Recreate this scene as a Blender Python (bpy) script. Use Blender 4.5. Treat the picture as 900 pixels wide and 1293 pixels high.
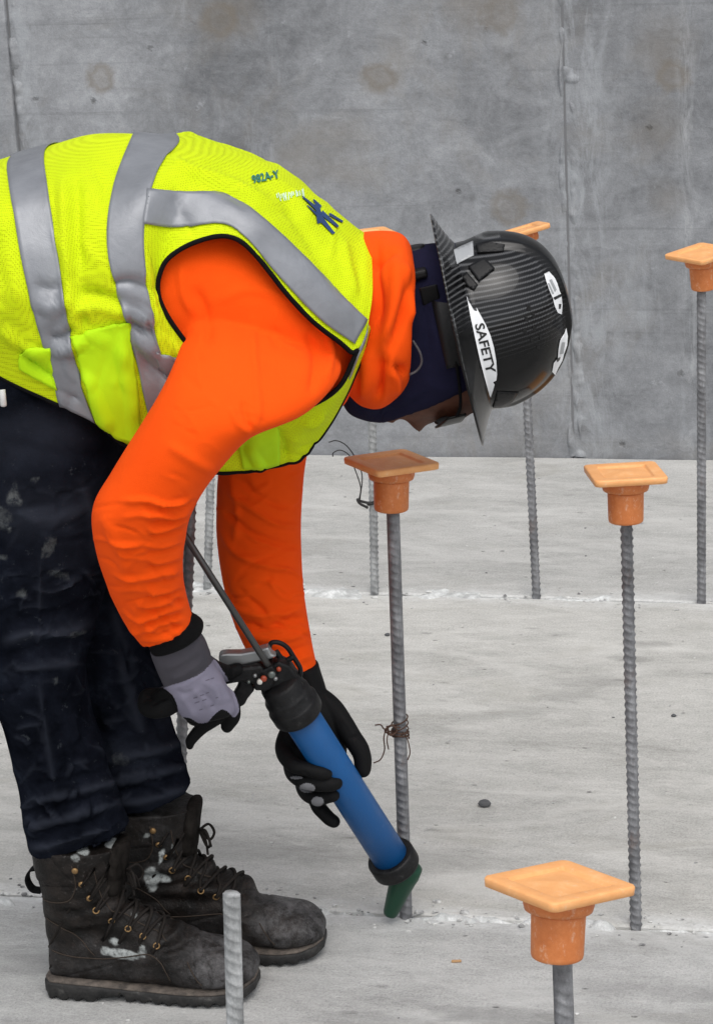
import bpy, bmesh, math, random
import numpy as np
from mathutils import Vector, Matrix
from mathutils.bvhtree import BVHTree
random.seed(4); rng = np.random.default_rng(7)
for o in list(bpy.data.objects): bpy.data.objects.remove(o, do_unlink=True)
scn = bpy.context.scene; COL = scn.collection

# ------------------------------------------------------------------ camera
F = 3300.0; H = 1.72                      # focal length in photo pixels (900 x 1293), eye height
pit, psi, rol = np.radians([17.3627, 13.1495, 2.9717])
cf = np.array([-np.sin(psi)*np.cos(pit), np.cos(psi)*np.cos(pit), -np.sin(pit)])
r0 = np.array([np.cos(psi), np.sin(psi), 0.0]); u0 = np.cross(r0, cf)
cr = r0*np.cos(rol) - u0*np.sin(rol); cu = u0*np.cos(rol) + r0*np.sin(rol)
CAM = np.array([0, 0, H])
cd = bpy.data.cameras.new('camera'); cam = bpy.data.objects.new('camera', cd); COL.objects.link(cam)
cd.sensor_fit = 'VERTICAL'; cd.sensor_height = 24.0; cd.lens = 24.0*F/1293.0; cd.clip_end = 500; cd.clip_start = .05
cam.matrix_world = Matrix(((cr[0], cu[0], -cf[0], 0), (cr[1], cu[1], -cf[1], 0), (cr[2], cu[2], -cf[2], H), (0, 0, 0, 1)))
scn.camera = cam
# ------------------------------------------------------------------ light: overcast sky and a very soft sun
SUN_EL, SUN_AZ = 62.0, 155.0              # azimuth clockwise from +Y
wd = bpy.data.worlds.new('World'); scn.world = wd; wd.use_nodes = True
nt = wd.node_tree; bg = nt.nodes['Background']
sky = nt.nodes.new('ShaderNodeTexSky'); sky.sky_type = 'NISHITA'; sky.sun_disc = False
sky.sun_elevation = math.radians(SUN_EL); sky.sun_rotation = math.radians(SUN_AZ)
sky.air_density = 1.0; sky.dust_density = 3.0; sky.ozone_density = 1.0
hs = nt.nodes.new('ShaderNodeHueSaturation'); hs.inputs['Saturation'].default_value = .28
nt.links.new(sky.outputs[0], hs.inputs['Color']); nt.links.new(hs.outputs[0], bg.inputs['Color'])
bg.inputs['Strength'].default_value = .15
sl = bpy.data.lights.new('sun', 'SUN'); sl.energy = 1.0; sl.angle = math.radians(50); sl.color = (1.0, .97, .93)
so = bpy.data.objects.new('sun', sl); COL.objects.link(so)
az, el = math.radians(SUN_AZ), math.radians(SUN_EL)
sd = Vector((math.sin(az)*math.cos(el), math.cos(az)*math.cos(el), math.sin(el)))
so.rotation_euler = sd.to_track_quat('Z', 'Y').to_euler(); so.location = (0, 0, 8)
vs = scn.view_settings; vs.view_transform = 'Standard'; vs.look = 'None'; vs.exposure = 0.32; vs.gamma = 1.0; vs.use_curve_mapping = False

# ------------------------------------------------------------------ pixel helpers (photo pixels -> places)
def ray(x, y): return cf + cr*((x-450)/F) - cu*((y-646.5)/F)
def G(x, y, z=0.0):                       # where a pixel's ray meets the level z
    d = ray(x, y); return CAM + d*((z-H)/d[2])
RR = r0; NN = np.array([np.sin(psi), -np.cos(psi), 0.0]); ZZ = np.array([0, 0, 1.0])
W0 = -3.38                                # the worker's middle plane (measured towards the camera)
def U(x, y, dw=0.0):                      # where a pixel's ray meets the plane dw in front of that middle plane
    d = ray(x, y); t = (W0+dw-CAM@NN)/(d@NN); return CAM + d*t
def wall_pt(x, y, Y):
    d = ray(x, y); return CAM + d*((Y-CAM[1])/d[1])
def proj(P):
    q = P - CAM; z = q@cf
    return np.stack([450+F*(q@cr)/z, 646.5-F*(q@cu)/z], -1)
def mirror(P): return P - 2*((P@NN)-W0)[..., None]*NN

# ------------------------------------------------------------------ materials
def mat(name, col=(.5, .5, .5), rough=.6, metal=0.0, spec=.5, **kw):
    m = bpy.data.materials.new(name); m.use_nodes = True
    b = m.node_tree.nodes['Principled BSDF']
    b.inputs['Base Color'].default_value = (*col, 1); b.inputs['Roughness'].default_value = rough
    b.inputs['Metallic'].default_value = metal; b.inputs['Specular IOR Level'].default_value = spec
    for k, v in kw.items(): b.inputs[k.replace('_', ' ')].default_value = v
    return m
class NB:                                 # small node builder
    def __init__(s, m): s.m = m; s.t = m.node_tree; s.b = s.t.nodes['Principled BSDF']
    def n(s, ty, **kw):
        x = s.t.nodes.new(ty)
        for k, v in kw.items():
            if k in x.inputs: x.inputs[k].default_value = v
            else: setattr(x, k, v)
        return x
    def l(s, a, b): s.t.links.new(a, b)
    def pos(s):
        return s.n('ShaderNodeNewGeometry').outputs['Position']
    def obj(s): return s.n('ShaderNodeTexCoord').outputs['Object']
    def mapv(s, v, scale=(1, 1, 1), loc=(0, 0, 0), rot=(0, 0, 0)):
        m = s.n('ShaderNodeMapping'); m.inputs['Scale'].default_value = scale; m.inputs['Location'].default_value = loc; m.inputs['Rotation'].default_value = rot
        s.l(v, m.inputs['Vector']); return m.outputs[0]
    def noise(s, v, scale, detail=5, rough=.6, dist=0.0):
        x = s.n('ShaderNodeTexNoise'); x.inputs['Scale'].default_value = scale; x.inputs['Detail'].default_value = detail
        x.inputs['Roughness'].default_value = rough; x.inputs['Distortion'].default_value = dist
        s.l(v, x.inputs['Vector']); return x.outputs['Fac']
    def ramp(s, f, pts):
        x = s.n('ShaderNodeValToRGB'); e = x.color_ramp.elements
        while len(e) < len(pts): e.new(.5)
        for q, (p, c) in zip(e, pts):
            q.position = p; q.color = (*(c if hasattr(c, '__len__') else (c, c, c)), 1)
        s.l(f, x.inputs[0]); return x.outputs[0]
    def math(s, op, a, b=None, c=None, clamp=False):
        x = s.n('ShaderNodeMath'); x.operation = op; x.use_clamp = clamp
        for i, v in enumerate((a, b, c)):
            if v is None: continue
            if isinstance(v, (int, float)): x.inputs[i].default_value = v
            else: s.l(v, x.inputs[i])
        return x.outputs[0]
    def mix(s, f, a, b, blend='MIX'):
        x = s.n('ShaderNodeMix'); x.data_type = 'RGBA'; x.blend_type = blend; x.clamp_factor = True
        for k, v in (('Factor', f), ('A', a), ('B', b)):
            i = [q for q in x.inputs if q.name == k and q.type in (('VALUE',) if k == 'Factor' else ('RGBA',))][0]
            if isinstance(v, (int, float)): i.default_value = v
            elif isinstance(v, tuple): i.default_value = (*v, 1)
            else: s.l(v, i)
        return [q for q in x.outputs if q.type == 'RGBA'][0]
    def attr(s, name):
        x = s.n('ShaderNodeAttribute'); x.attribute_name = name; return x.outputs['Fac']
    def sep(s, v):
        x = s.n('ShaderNodeSeparateXYZ'); s.l(v, x.inputs[0]); return x.outputs
    def bump(s, h, dist=.002, strength=1.0):
        x = s.n('ShaderNodeBump'); x.inputs['Distance'].default_value = dist; x.inputs['Strength'].default_value = strength
        s.l(h, x.inputs['Height']); s.l(x.outputs[0], s.b.inputs['Normal']); return x
    def color(s, c): s.l(c, s.b.inputs['Base Color'])
    def rough(s, c): s.l(c, s.b.inputs['Roughness'])

# ------------------------------------------------------------------ mesh helpers
BASE = {}                                  # world position of each root
def link(o, parent=None):
    COL.objects.link(o)
    if parent is not None: o.parent = parent
    return o
def root(name, loc, label, cat, group=None):
    o = bpy.data.objects.new(name, None); o.empty_display_size = .05; link(o); o.location = tuple(float(v) for v in loc)
    o['label'] = label; o['category'] = cat
    if group: o['group'] = group
    BASE[o.name] = np.array(loc, float); return o
def base_of(p):
    while p is not None:
        if p.name in BASE: return BASE[p.name]
        p = p.parent
    return np.zeros(3)
def mk(name, v, f, m, parent=None, smooth=True):
    v = np.asarray(v, float) - base_of(parent)
    me = bpy.data.meshes.new(name); me.from_pydata(v.tolist(), [], [tuple(int(i) for i in q) for q in f]); me.update()
    if isinstance(m, (list, tuple)):
        for q in m: me.materials.append(q)
    else: me.materials.append(m)
    me.polygons.foreach_set('use_smooth', [smooth]*len(me.polygons))
    o = bpy.data.objects.new(name, me); link(o, parent); return o
def tag(o, label, cat, group=None, kind=None):
    if kind: o['kind'] = kind
    if label: o['label'] = label
    if cat: o['category'] = cat
    if group: o['group'] = group
    return o
def join(parts):
    V, Fc, n = [], [], 0
    for v, f in parts:
        v = np.asarray(v, float); V.append(v); Fc += [tuple(int(i)+n for i in q) for q in f]; n += len(v)
    return np.concatenate(V), Fc
def catmull(P, n, closed=False):
    P = np.asarray(P, float); k = len(P); out = []
    t = np.linspace(0, k-1, n)
    for q in t:
        i = min(int(q), k-2); u = q-i
        a = P[i-1] if i > 0 else 2*P[0]-P[1]
        b, c = P[i], P[i+1]
        d = P[i+2] if i+2 < k else 2*P[-1]-P[-2]
        out.append(.5*((2*b)+(c-a)*u+(2*a-5*b+4*c-d)*u*u+(3*b-a-3*c+d)*u**3))
    return np.array(out)
def grid_faces(nu, nv, wrap=False, off=0):
    f = []
    for i in range(nu-1):
        for j in range(nv if wrap else nv-1):
            a, b = i*nv+j, i*nv+(j+1) % nv
            f.append((off+a, off+b, off+b+nv, off+a+nv))
    return f
def loft_rings(rings):                     # closed rings -> capped tube
    rings = np.asarray(rings); nu, nv = rings.shape[:2]
    v = rings.reshape(-1, 3); f = grid_faces(nu, nv, True)
    c0, c1 = rings[0].mean(0), rings[-1].mean(0); n = len(v)
    v = np.concatenate([v, [c0, c1]])
    f += [(n, (j+1) % nv, j) for j in range(nv)]
    o = (nu-1)*nv; f += [(n+1, o+j, o+(j+1) % nv) for j in range(nv)]
    return v, f
def limb(st, nu=60, nv=40, ex=2.0, shrink=1.0):
    # st: (ax, ay, bx, by, dw, half depth): two outline pixels, how far in front of the middle plane, half thickness in metres
    st = catmull(np.array(st, float), nu); rings = []
    th = np.linspace(0, 2*np.pi, nv, endpoint=False)
    c, s = np.cos(th), np.sin(th)
    c = np.sign(c)*np.abs(c)**(2/ex); s = np.sign(s)*np.abs(s)**(2/ex)
    for a in st:
        A, B = U(a[0], a[1], a[4]), U(a[2], a[3], a[4])
        C = (A+B)/2; E_ = (A-B)/2*shrink
        rings.append(C + c[:, None]*E_ + s[:, None]*NN*a[5]*shrink)
    return loft_rings(rings)
def frames(P):
    P = np.asarray(P, float); T = np.gradient(P, axis=0); T /= np.linalg.norm(T, axis=1)[:, None]+1e-12
    n = np.cross(T[0], [0, 0, 1.0])
    if np.linalg.norm(n) < .1: n = np.cross(T[0], [1.0, 0, 0])
    n /= np.linalg.norm(n); Ns = []
    for t in T:
        n = n-(n@t)*t; n /= np.linalg.norm(n); Ns.append(n.copy())
    Ns = np.array(Ns); return T, Ns, np.cross(T, Ns)
def tube(P, r, nv=8, closed=False):
    P = np.asarray(P, float); T, A, B = frames(P); r = np.broadcast_to(r, (len(P),))
    th = np.linspace(0, 2*np.pi, nv, endpoint=False)
    return loft_rings([P[i]+r[i]*(np.cos(th)[:, None]*A[i]+np.sin(th)[:, None]*B[i]) for i in range(len(P))])
def finger(P, R, n=26, nv=16):             # rounded tapering chain through joints
    P = catmull(P, n); R = catmull(np.array(R, float)[:, None], n)[:, 0]
    T = P[-1]-P[-2]; T /= np.linalg.norm(T); T0 = P[0]-P[1]; T0 /= np.linalg.norm(T0)
    e = [(math.sin(a), math.cos(a)) for a in (.5, .9, 1.25, 1.5)]
    P2 = [P[0]+T0*R[0]*x for x, y in e[::-1]]+list(P)+[P[-1]+T*R[-1]*x for x, y in e]
    R2 = [R[0]*y for x, y in e[::-1]]+list(R)+[R[-1]*y for x, y in e]
    return tube(P2, np.array(R2), nv)
def box(c, X, Y, Z):                       # centre and three half axes
    c, X, Y, Z = (np.asarray(q, float) for q in (c, X, Y, Z))
    v = [c+a*X+b*Y+d*Z for d in (-1, 1) for a, b in ((-1, -1), (1, -1), (1, 1), (-1, 1))]
    return np.array(v), [(3, 2, 1, 0), (4, 5, 6, 7), (0, 1, 5, 4), (1, 2, 6, 5), (2, 3, 7, 6), (3, 0, 4, 7)]
def revolve(prof, C, axis, xdir, n=40):    # prof: (radius, height along axis)
    axis = np.asarray(axis, float); axis /= np.linalg.norm(axis)
    X = np.asarray(xdir, float)-axis*(np.asarray(xdir, float)@axis); X /= np.linalg.norm(X); Y = np.cross(axis, X)
    th = np.linspace(0, 2*np.pi, n, endpoint=False)
    return loft_rings([C+axis*h+r*(np.cos(th)[:, None]*X+np.sin(th)[:, None]*Y) for r, h in prof])
def remesh(parts, voxel, smooth=6, fac=.5):
    v, f = join(parts)
    me = bpy.data.meshes.new('tmp'); me.from_pydata(v.tolist(), [], f); me.update()
    bm = bmesh.new(); bm.from_mesh(me); bmesh.ops.recalc_face_normals(bm, faces=bm.faces); bm.to_mesh(me); bm.free()
    o = bpy.data.objects.new('tmp', me); COL.objects.link(o)
    m = o.modifiers.new('r', 'REMESH'); m.mode = 'VOXEL'; m.voxel_size = voxel; m.adaptivity = 0
    if smooth:
        s = o.modifiers.new('s', 'SMOOTH'); s.factor = fac; s.iterations = smooth
    dg = bpy.context.evaluated_depsgraph_get(); e = o.evaluated_get(dg); r = bpy.data.meshes.new_from_object(e)
    V = np.empty(len(r.vertices)*3); r.vertices.foreach_get('co', V); V = V.reshape(-1, 3)
    Fc = [tuple(p.vertices) for p in r.polygons]
    bpy.data.objects.remove(o); bpy.data.meshes.remove(me); bpy.data.meshes.remove(r)
    return V, Fc
def normals(V, Fc):
    me = bpy.data.meshes.new('n'); me.from_pydata(V.tolist(), [], Fc); me.update()
    n = np.empty(len(V)*3); me.vertices.foreach_get('normal', n); bpy.data.meshes.remove(me); return n.reshape(-1, 3)
def poly_dist(px, pl):
    pl = np.asarray(pl, float); best = np.full(len(px), 1e9); tt = np.zeros(len(px)); L = 0; tot = sum(np.linalg.norm(pl[i+1]-pl[i]) for i in range(len(pl)-1))
    for i in range(len(pl)-1):
        a, d = pl[i], pl[i+1]-pl[i]; l = np.linalg.norm(d)
        t = np.clip(((px-a)@d)/(l*l), 0, 1); q = np.linalg.norm(px-a-t[:, None]*d, axis=1)
        m = q < best; best[m] = q[m]; tt[m] = (L+t[m]*l)/tot; L += l
    return best, tt
def folds(V, Fc, fl, keep=None):           # creases and ridges of cloth: (polyline in photo pixels, width px, height m)
    n = normals(V, Fc); px = proj(V); view = CAM-V; view /= np.linalg.norm(view, axis=1)[:, None]
    face = np.clip((n*view).sum(1)*2.2+.1, 0, 1); d = np.zeros(len(V))
    for pl, w, a in fl:
        q, t = poly_dist(px, catmull(np.array(pl, float), max(3, 3*len(pl))))
        end = np.clip(np.minimum(t, 1-t)*5+.08, 0, 1)
        d += a*np.exp(-(q/w)**2)*end
    d *= face
    folds.last = d
    return V+n*d[:, None]
def creases(boxes, seed):                  # many short irregular wrinkles: (x0, y0, x1, y1, count, angle, spread, length px, height m, width px)
    g = np.random.default_rng(seed); out = []
    for x0, y0, x1, y1, n, an, sp, L, am, wd_ in boxes:
        for _ in range(n):
            c = np.array([g.uniform(x0, x1), g.uniform(y0, y1)]); a = an+g.normal(0, sp); l = L*g.uniform(.5, 1.4); bend = g.normal(0, .35)
            d = np.array([math.cos(a), math.sin(a)]); e = np.array([-d[1], d[0]])
            out.append(([tuple(c-d*l/2), tuple(c+e*l*bend*.3), tuple(c+d*l/2)], wd_*g.uniform(.7, 1.4), am*g.uniform(.4, 1.2)*(1 if g.random() < .45 else -1)))
    return out
class SN:                                  # cheap smooth 3-D noise from sines
    def __init__(s, scale, seed, octs=3):
        g = np.random.default_rng(seed); s.k = []
        for o in range(octs):
            for _ in range(7):
                d = g.normal(size=3); d /= np.linalg.norm(d); s.k.append((d*scale*2**o*g.uniform(.6, 1.4), g.uniform(0, 6.28), .6**o/4))
    def __call__(s, P): return sum(a*np.sin(P@k+ph) for k, ph, a in s.k)
def set_attr(o, name, vals):
    a = o.data.attributes.new(name, 'FLOAT', 'POINT'); a.data.foreach_set('value', np.asarray(vals, float))
def blobs(V, Fc, bl, seed=1, facing=True):  # soft-edged marks of dried paint and dust on the thing itself
    n = normals(V, Fc); px = proj(V); view = CAM-V; view /= np.linalg.norm(view, axis=1)[:, None]
    face = ((n*view).sum(1) > .05) if facing else np.ones(len(V), bool); r = np.zeros(len(V)); ns = SN(120, seed)(V)*.55
    for x, y, rx, ry, ang, st in bl:
        c, s = math.cos(ang), math.sin(ang); dx, dy = px[:, 0]-x, px[:, 1]-y
        q = np.sqrt(((dx*c+dy*s)/rx)**2+((-dx*s+dy*c)/ry)**2)+ns
        r = np.maximum(r, st*np.clip((1.1-q)*4, 0, 1))
    return r*face
def bvh(V, Fc): return BVHTree.FromPolygons([Vector(v) for v in V], Fc)
def hit(tree, x, y, off=0.0):              # photo pixel -> point on a surface, lifted off it
    d = Vector(ray(x, y)).normalized(); p, nn, i, ds = tree.ray_cast(Vector(CAM), d)
    if p is None: return None
    if nn.dot(d) > 0: nn = -nn
    return np.array(p+nn*off)
def patch(tree, top, bot, n, m, off):      # sheet lying on a surface between two pixel polylines
    a, b = catmull(np.array(top, float), n), catmull(np.array(bot, float), n); V = []; last = None
    for i in range(n):
        for j in range(m):
            q = a[i]+(b[i]-a[i])*j/(m-1); h = hit(tree, q[0], q[1], off)
            if h is None:
                h = last if last is not None else U(q[0], q[1], .1)
            V.append(h); last = h
    return np.array(V), grid_faces(n, m)
def polypatch(tree, poly, off, step=4.0):  # the same for a closed pixel outline
    bm = bmesh.new(); vs_ = [bm.verts.new((x, y, 0)) for x, y in poly]; bm.faces.new(vs_)
    bmesh.ops.triangulate(bm, faces=bm.faces)
    for _ in range(4):
        ed = [e for e in bm.edges if e.calc_length() > step]
        if not ed: break
        bmesh.ops.subdivide_edges(bm, edges=ed, cuts=1); bmesh.ops.triangulate(bm, faces=bm.faces)
    bm.verts.index_update(); V = []; last = None
    for v in bm.verts:
        h = hit(tree, v.co.x, v.co.y, off)
        if h is None: h = last
        V.append(h); last = h
    Fc = [tuple(v.index for v in f.verts) for f in bm.faces]; bm.free()
    return np.array(V), Fc
def text_mesh(s, size=1.0, bold=.0):
    c = bpy.data.curves.new('t', 'FONT'); c.body = s; c.size = size; c.offset = bold; c.resolution_u = 3; c.align_x = 'CENTER'; c.align_y = 'CENTER'
    o = bpy.data.objects.new('t', c); COL.objects.link(o); dg = bpy.context.evaluated_depsgraph_get()
    me = bpy.data.meshes.new_from_object(o.evaluated_get(dg)); V = np.array([tuple(v.co) for v in me.vertices]); Fc = [tuple(p.vertices) for p in me.polygons]
    bpy.data.objects.remove(o); bpy.data.curves.remove(c); bpy.data.meshes.remove(me); return V, Fc
def text_on(tree, s, cx, cy, ax, ay, bx, by, off, bold=0.0, seg=None):
    # (ax, ay): pixels along the writing for one unit, (bx, by): pixels up the letters for one unit
    V, Fc = text_mesh(s, 1.0, bold); out = []
    for v in V:
        h = hit(tree, cx+v[0]*ax+v[1]*bx, cy+v[0]*ay+v[1]*by, off); out.append(h if h is not None else out[-1])
    return np.array(out), Fc
def bevel(o, w, seg=2):
    m = o.modifiers.new('bevel', 'BEVEL'); m.width = w; m.segments = seg; m.limit_method = 'ANGLE'; m.angle_limit = math.radians(35)
def solid(o, t, off=0.0):
    m = o.modifiers.new('solid', 'SOLIDIFY'); m.thickness = t; m.offset = off

# ================================================================== SETTING: slab floor and concrete wall
Y1, Y2, Y3, YW = 2.2, 3.416, 4.822, 5.81
def concrete(name, c0, c1, c2, spots=(), horizontal=True, seam_x=(), marks=()):
    m = mat(name, c1, .85, spec=.3); b = NB(m); P = b.pos()
    big = b.noise(b.mapv(P, (1.0, 2.2, 1.0) if horizontal else (1, 1, .8)), 1.3, 6, .62, .6)
    mid = b.noise(b.mapv(P, (2.4, 6.0, 2.0) if horizontal else (3.2, 3.2, 5.0)), 3.2, 7, .72, .5)
    fine = b.noise(b.mapv(P, (1, 1.6, 1)), 60, 6, .78)
    f = b.math('ADD', b.math('MULTIPLY', big, .36 if horizontal else .48), b.math('ADD', b.math('MULTIPLY', mid, .36), b.math('MULTIPLY', fine, .28 if horizontal else .16)))
    col = b.ramp(f, [(.38, c0), (.5, c1), (.62, c2)])
    gr = b.noise(P, 260, 3, .8)
    col = b.mix(.6 if horizontal else .28, col, b.ramp(gr, [(.3, .5), (.5, .98), (.75, 1.35)]), 'MULTIPLY')
    # dark specks, pits
    vo = b.n('ShaderNodeTexVoronoi'); vo.inputs['Scale'].default_value = 26 if horizontal else 14; b.l(b.mapv(P, (1, 1.7, 1)), vo.inputs['Vector'])
    sel = b.math('GREATER_THAN', b.sep(vo.outputs['Color'])[0], .80 if horizontal else .86)
    warp = b.math('ADD', vo.outputs['Distance'], b.math('MULTIPLY', b.math('SUBTRACT', b.noise(P, 140, 3), .5), .22))
    pit = b.math('MULTIPLY', sel, b.ramp(warp, [(.03, 1.0), (.13, 0.0)]))
    col = b.mix(b.math('MULTIPLY', pit, .62), col, (.07, .07, .068))
    if horizontal:
        vo2 = b.n('ShaderNodeTexVoronoi'); vo2.inputs['Scale'].default_value = 9; b.l(b.mapv(P, (1, 2.6, 1), (4, 2, 0)), vo2.inputs['Vector'])
        wp2 = b.math('ADD', vo2.outputs['Distance'], b.math('MULTIPLY', b.math('SUBTRACT', b.noise(P, 45, 4, .7), .5), .5))
        col = b.mix(b.math('MULTIPLY', b.math('MULTIPLY', b.math('GREATER_THAN', b.sep(vo2.outputs['Color'])[1], .72), b.ramp(wp2, [(.03, 1.0), (.16, 0.0)])), .45), col, tuple(q*.4 for q in c0))
    # pale dried-splash flecks
    w2 = b.noise(b.mapv(P, (1, 2.5, 1), (3, 1, 2)), 16, 6, .75)
    col = b.mix(b.ramp(w2, [(.64, 0.0), (.72, .38)]), col, tuple(min(1, q*1.35) for q in c2))
    # long scuffs and dark damp marks
    w3 = b.noise(b.mapv(P, (1.3, 4.2, 1.3) if horizontal else (3, 3, .8), (7, 3, 5)), 2.1, 7, .7, 1.0)
    col = b.mix(b.ramp(w3, [(.60, 0.0), (.74, .32)]), col, tuple(q*.55 for q in c0))
    xyz = b.sep(P)
    if not horizontal:                     # rust-brown and pale clouds left by the forms
        tc = b.noise(b.mapv(P, (1, 1, .8), (5, 2, 9)), 2.3, 6, .68, .9)
        col = b.mix(b.ramp(tc, [(.50, 0.0), (.70, .55)]), col, (.225, .205, .175))
        pc = b.noise(b.mapv(P, (2.2, 1, .45), (1, 7, 3)), 4.2, 7, .74, .7)
        col = b.mix(b.ramp(pc, [(.56, 0.0), (.72, .5)]), col, (.40, .42, .44))
        ln = b.noise(b.mapv(P, (.5, 1, 26)), 2.0, 4, .7)
        col = b.mix(b.ramp(ln, [(.60, 0.0), (.68, .28)]), col, (.13, .135, .14))
    if horizontal:                         # chalky laitance dragged out along the pour joints
        for yy in (Y2, Y3):
            dy = b.math('ADD', b.math('ABSOLUTE', b.math('SUBTRACT', xyz[1], yy)), b.math('MULTIPLY', b.math('SUBTRACT', b.noise(b.mapv(P, (1, 2.5, 1)), 7, 6, .7), .5), .16))
            col = b.mix(b.math('MULTIPLY', b.ramp(dy, [(.0, .75), (.055, 0.0)]), b.ramp(fine, [(.35, .5), (.6, 1.0)])), col, (.66, .665, .655))
        sm = b.noise(b.mapv(P, (.8, 2.4, 1), (9, 4, 1), (0, 0, .25)), 3.2, 5, .6, 1.6)
        col = b.mix(b.ramp(sm, [(.52, 0.0), (.66, .4)]), col, tuple(v_*1.12 for v_ in c2))
        sm2 = b.noise(b.mapv(P, (.9, 2.0, 1), (2, 8, 1), (0, 0, -.15)), 2.4, 6, .68, 1.2)
        col = b.mix(b.ramp(sm2, [(.54, 0.0), (.70, .4)]), col, tuple(v_*q_ for v_, q_ in zip(c0, (.98, .95, .88))))
    for (mx, my, rx, ry, st) in marks:
        q = b.math('ADD', b.math('POWER', b.math('DIVIDE', b.math('SUBTRACT', xyz[0], mx), rx), 2.0), b.math('POWER', b.math('DIVIDE', b.math('SUBTRACT', xyz[1], my), ry), 2.0))
        q = b.math('ADD', q, b.math('MULTIPLY', b.math('SUBTRACT', mid, .5), 2.6))
        col = b.mix(b.ramp(q, [(.1, st), (1.0, 0.0)]), col, tuple(v_*.62 for v_ in c0))
    spn = b.math('SUBTRACT', b.noise(P, 22, 4, .7), .5) if spots else None
    for (sx, sz, r, st, c) in spots:       # patched form-tie holes: tan rings
        dx = b.math('SUBTRACT', xyz[0], sx); dz = b.math('SUBTRACT', xyz[2], sz)
        d = b.math('SQRT', b.math('ADD', b.math('MULTIPLY', dx, dx), b.math('MULTIPLY', dz, dz)))
        d = b.math('ADD', d, b.math('MULTIPLY', spn, r*1.2))
        k = b.ramp(b.math('DIVIDE', d, r), [(.0, st*.55), (.3, st*.42), (.58, st*.78), (.72, st*.55), (1.15, 0.0)]) if st > .5 else b.ramp(b.math('DIVIDE', d, r), [(.1, st*.8), (.95, 0)])
        col = b.mix(k, col, c)
    for (sx, wd_, c) in seam_x:            # laitance run out of a panel joint
        dx = b.math('ABSOLUTE', b.math('SUBTRACT', xyz[0], sx))
        k = b.math('MULTIPLY', b.ramp(b.math('DIVIDE', dx, wd_), [(.15, .9), (1.0, 0.0)]), b.ramp(b.noise(b.mapv(P, (3, 1, .9)), 6, 6, .75, .8), [(.46, 0.0), (.62, 1.0)]))
        col = b.mix(b.math('MULTIPLY', k, .6), col, c)
    b.color(col)
    h = b.math('ADD', b.math('MULTIPLY', fine, .5), b.math('ADD', b.math('MULTIPLY', gr, .35), b.math('MULTIPLY', pit, -1.3)))
    h = b.math('ADD', h, b.math('MULTIPLY', mid, .8))
    b.bump(h, .0035 if horizontal else .0022, .8)
    b.rough(b.ramp(mid, [(.3, .78), (.7, .95)])); return m
def gm(px, py, rx, ry, st): p = G(px, py); return (p[0], p[1], rx, ry, st)
M_slab_mid = concrete('slab_concrete', (.33, .325, .303), (.46, .453, .426), (.565, .557, .527), marks=[gm(818, 814, .06, .022, .5), (*gm(795, 832, .05, .02, .5),), gm(748, 860, .09, .035, .35), gm(715, 877, .08, .05, .3), gm(655, 898, .07, .05, .25), gm(600, 905, .06, .04, .2), gm(505, 1085, .25, .06, .3), gm(300, 1075, .2, .05, .25)])
M_slab_front = concrete('slab_concrete_front', (.28, .281, .272), (.39, .39, .379), (.49, .49, .476), marks=[gm(640, 1284, .12, .035, .5), gm(840, 1255, .12, .03, .35), gm(470, 1290, .12, .03, .35), gm(30, 1215, .12, .05, .4)])
M_slab_back = concrete('slab_concrete_back', (.335, .332, .316), (.455, .451, .432), (.555, .55, .528))
fl = mk('floor', [(-40, -40, -.03), (40, -40, -.03), (40, 40, -.03), (-40, 40, -.03)], [(0, 1, 2, 3)], M_slab_front, None, False)
tag(fl, 'grey concrete slab floor with trowel marks and dark specks', None, kind='structure')
def rough_slab(y0, y1, m, x0=-6.0, x1=6.0):
    # a pour with slightly wavering edges
    n = 240; x = np.linspace(x0, x1, n); w = SN(9, int(y0*100) % 97, 3)
    P = np.stack([x, np.zeros(n), np.zeros(n)], 1)
    e0 = y0+.004*w(P) if y0 > 0 else np.full(n, y0); e1 = y1+.004*w(P+[5, 3, 1])
    V = []; 
    for i in range(n): V += [(x[i], e0[i], -.028), (x[i], e0[i], -.003), (x[i], e0[i]+.004, 0), (x[i], e1[i]-.004, 0), (x[i], e1[i], -.003), (x[i], e1[i], -.028)]
    mk('slab_section', V, grid_faces(n, 6), m, fl, False)
J = .006
rough_slab(-6, Y2-J, M_slab_front); rough_slab(Y2+J, Y3-J, M_slab_mid); rough_slab(Y3+J, YW-.012, M_slab_back)
M_grout = mat('grout', (.62, .63, .62), .9); b = NB(M_grout); P = b.pos()
b.color(b.ramp(b.noise(P, 30, 6, .75), [(.3, (.30, .30, .295)), (.5, (.52, .53, .52)), (.65, (.78, .79, .78))])); b.bump(b.noise(P, 220, 4, .7), .002)
def grout(y, half, hgt, seed, x0=-2.4, x1=1.8, thr=-.15):
    n, m = 900, 15; w = SN(16, seed, 4); w2 = SN(70, seed+1, 3); w3 = SN(5, seed+2, 3); V = []
    x = np.linspace(x0, x1, n)
    for i in range(n):
        q = np.array([x[i], 0, 0]); hw = half*(.75+.5*w3(q)+.35*w(q)); cy = y+half*.5*w(q+[3, 1, 0])
        for j in range(m):
            t = -1+2*j/(m-1); p = np.array([x[i], cy+t*max(hw, .004), 0]); k = (1-t*t)
            z = -.0045 + k**.6*hgt*(.85+1.5*w2(p)+.9*w(p*2))
            V.append((p[0], p[1], z))
    return mk('grout_seam', V, grid_faces(n, m), M_grout, fl, True)
grout(Y2-.008, .030, .0074, 3); grout(Y3, .030, .0050, 8)
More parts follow.
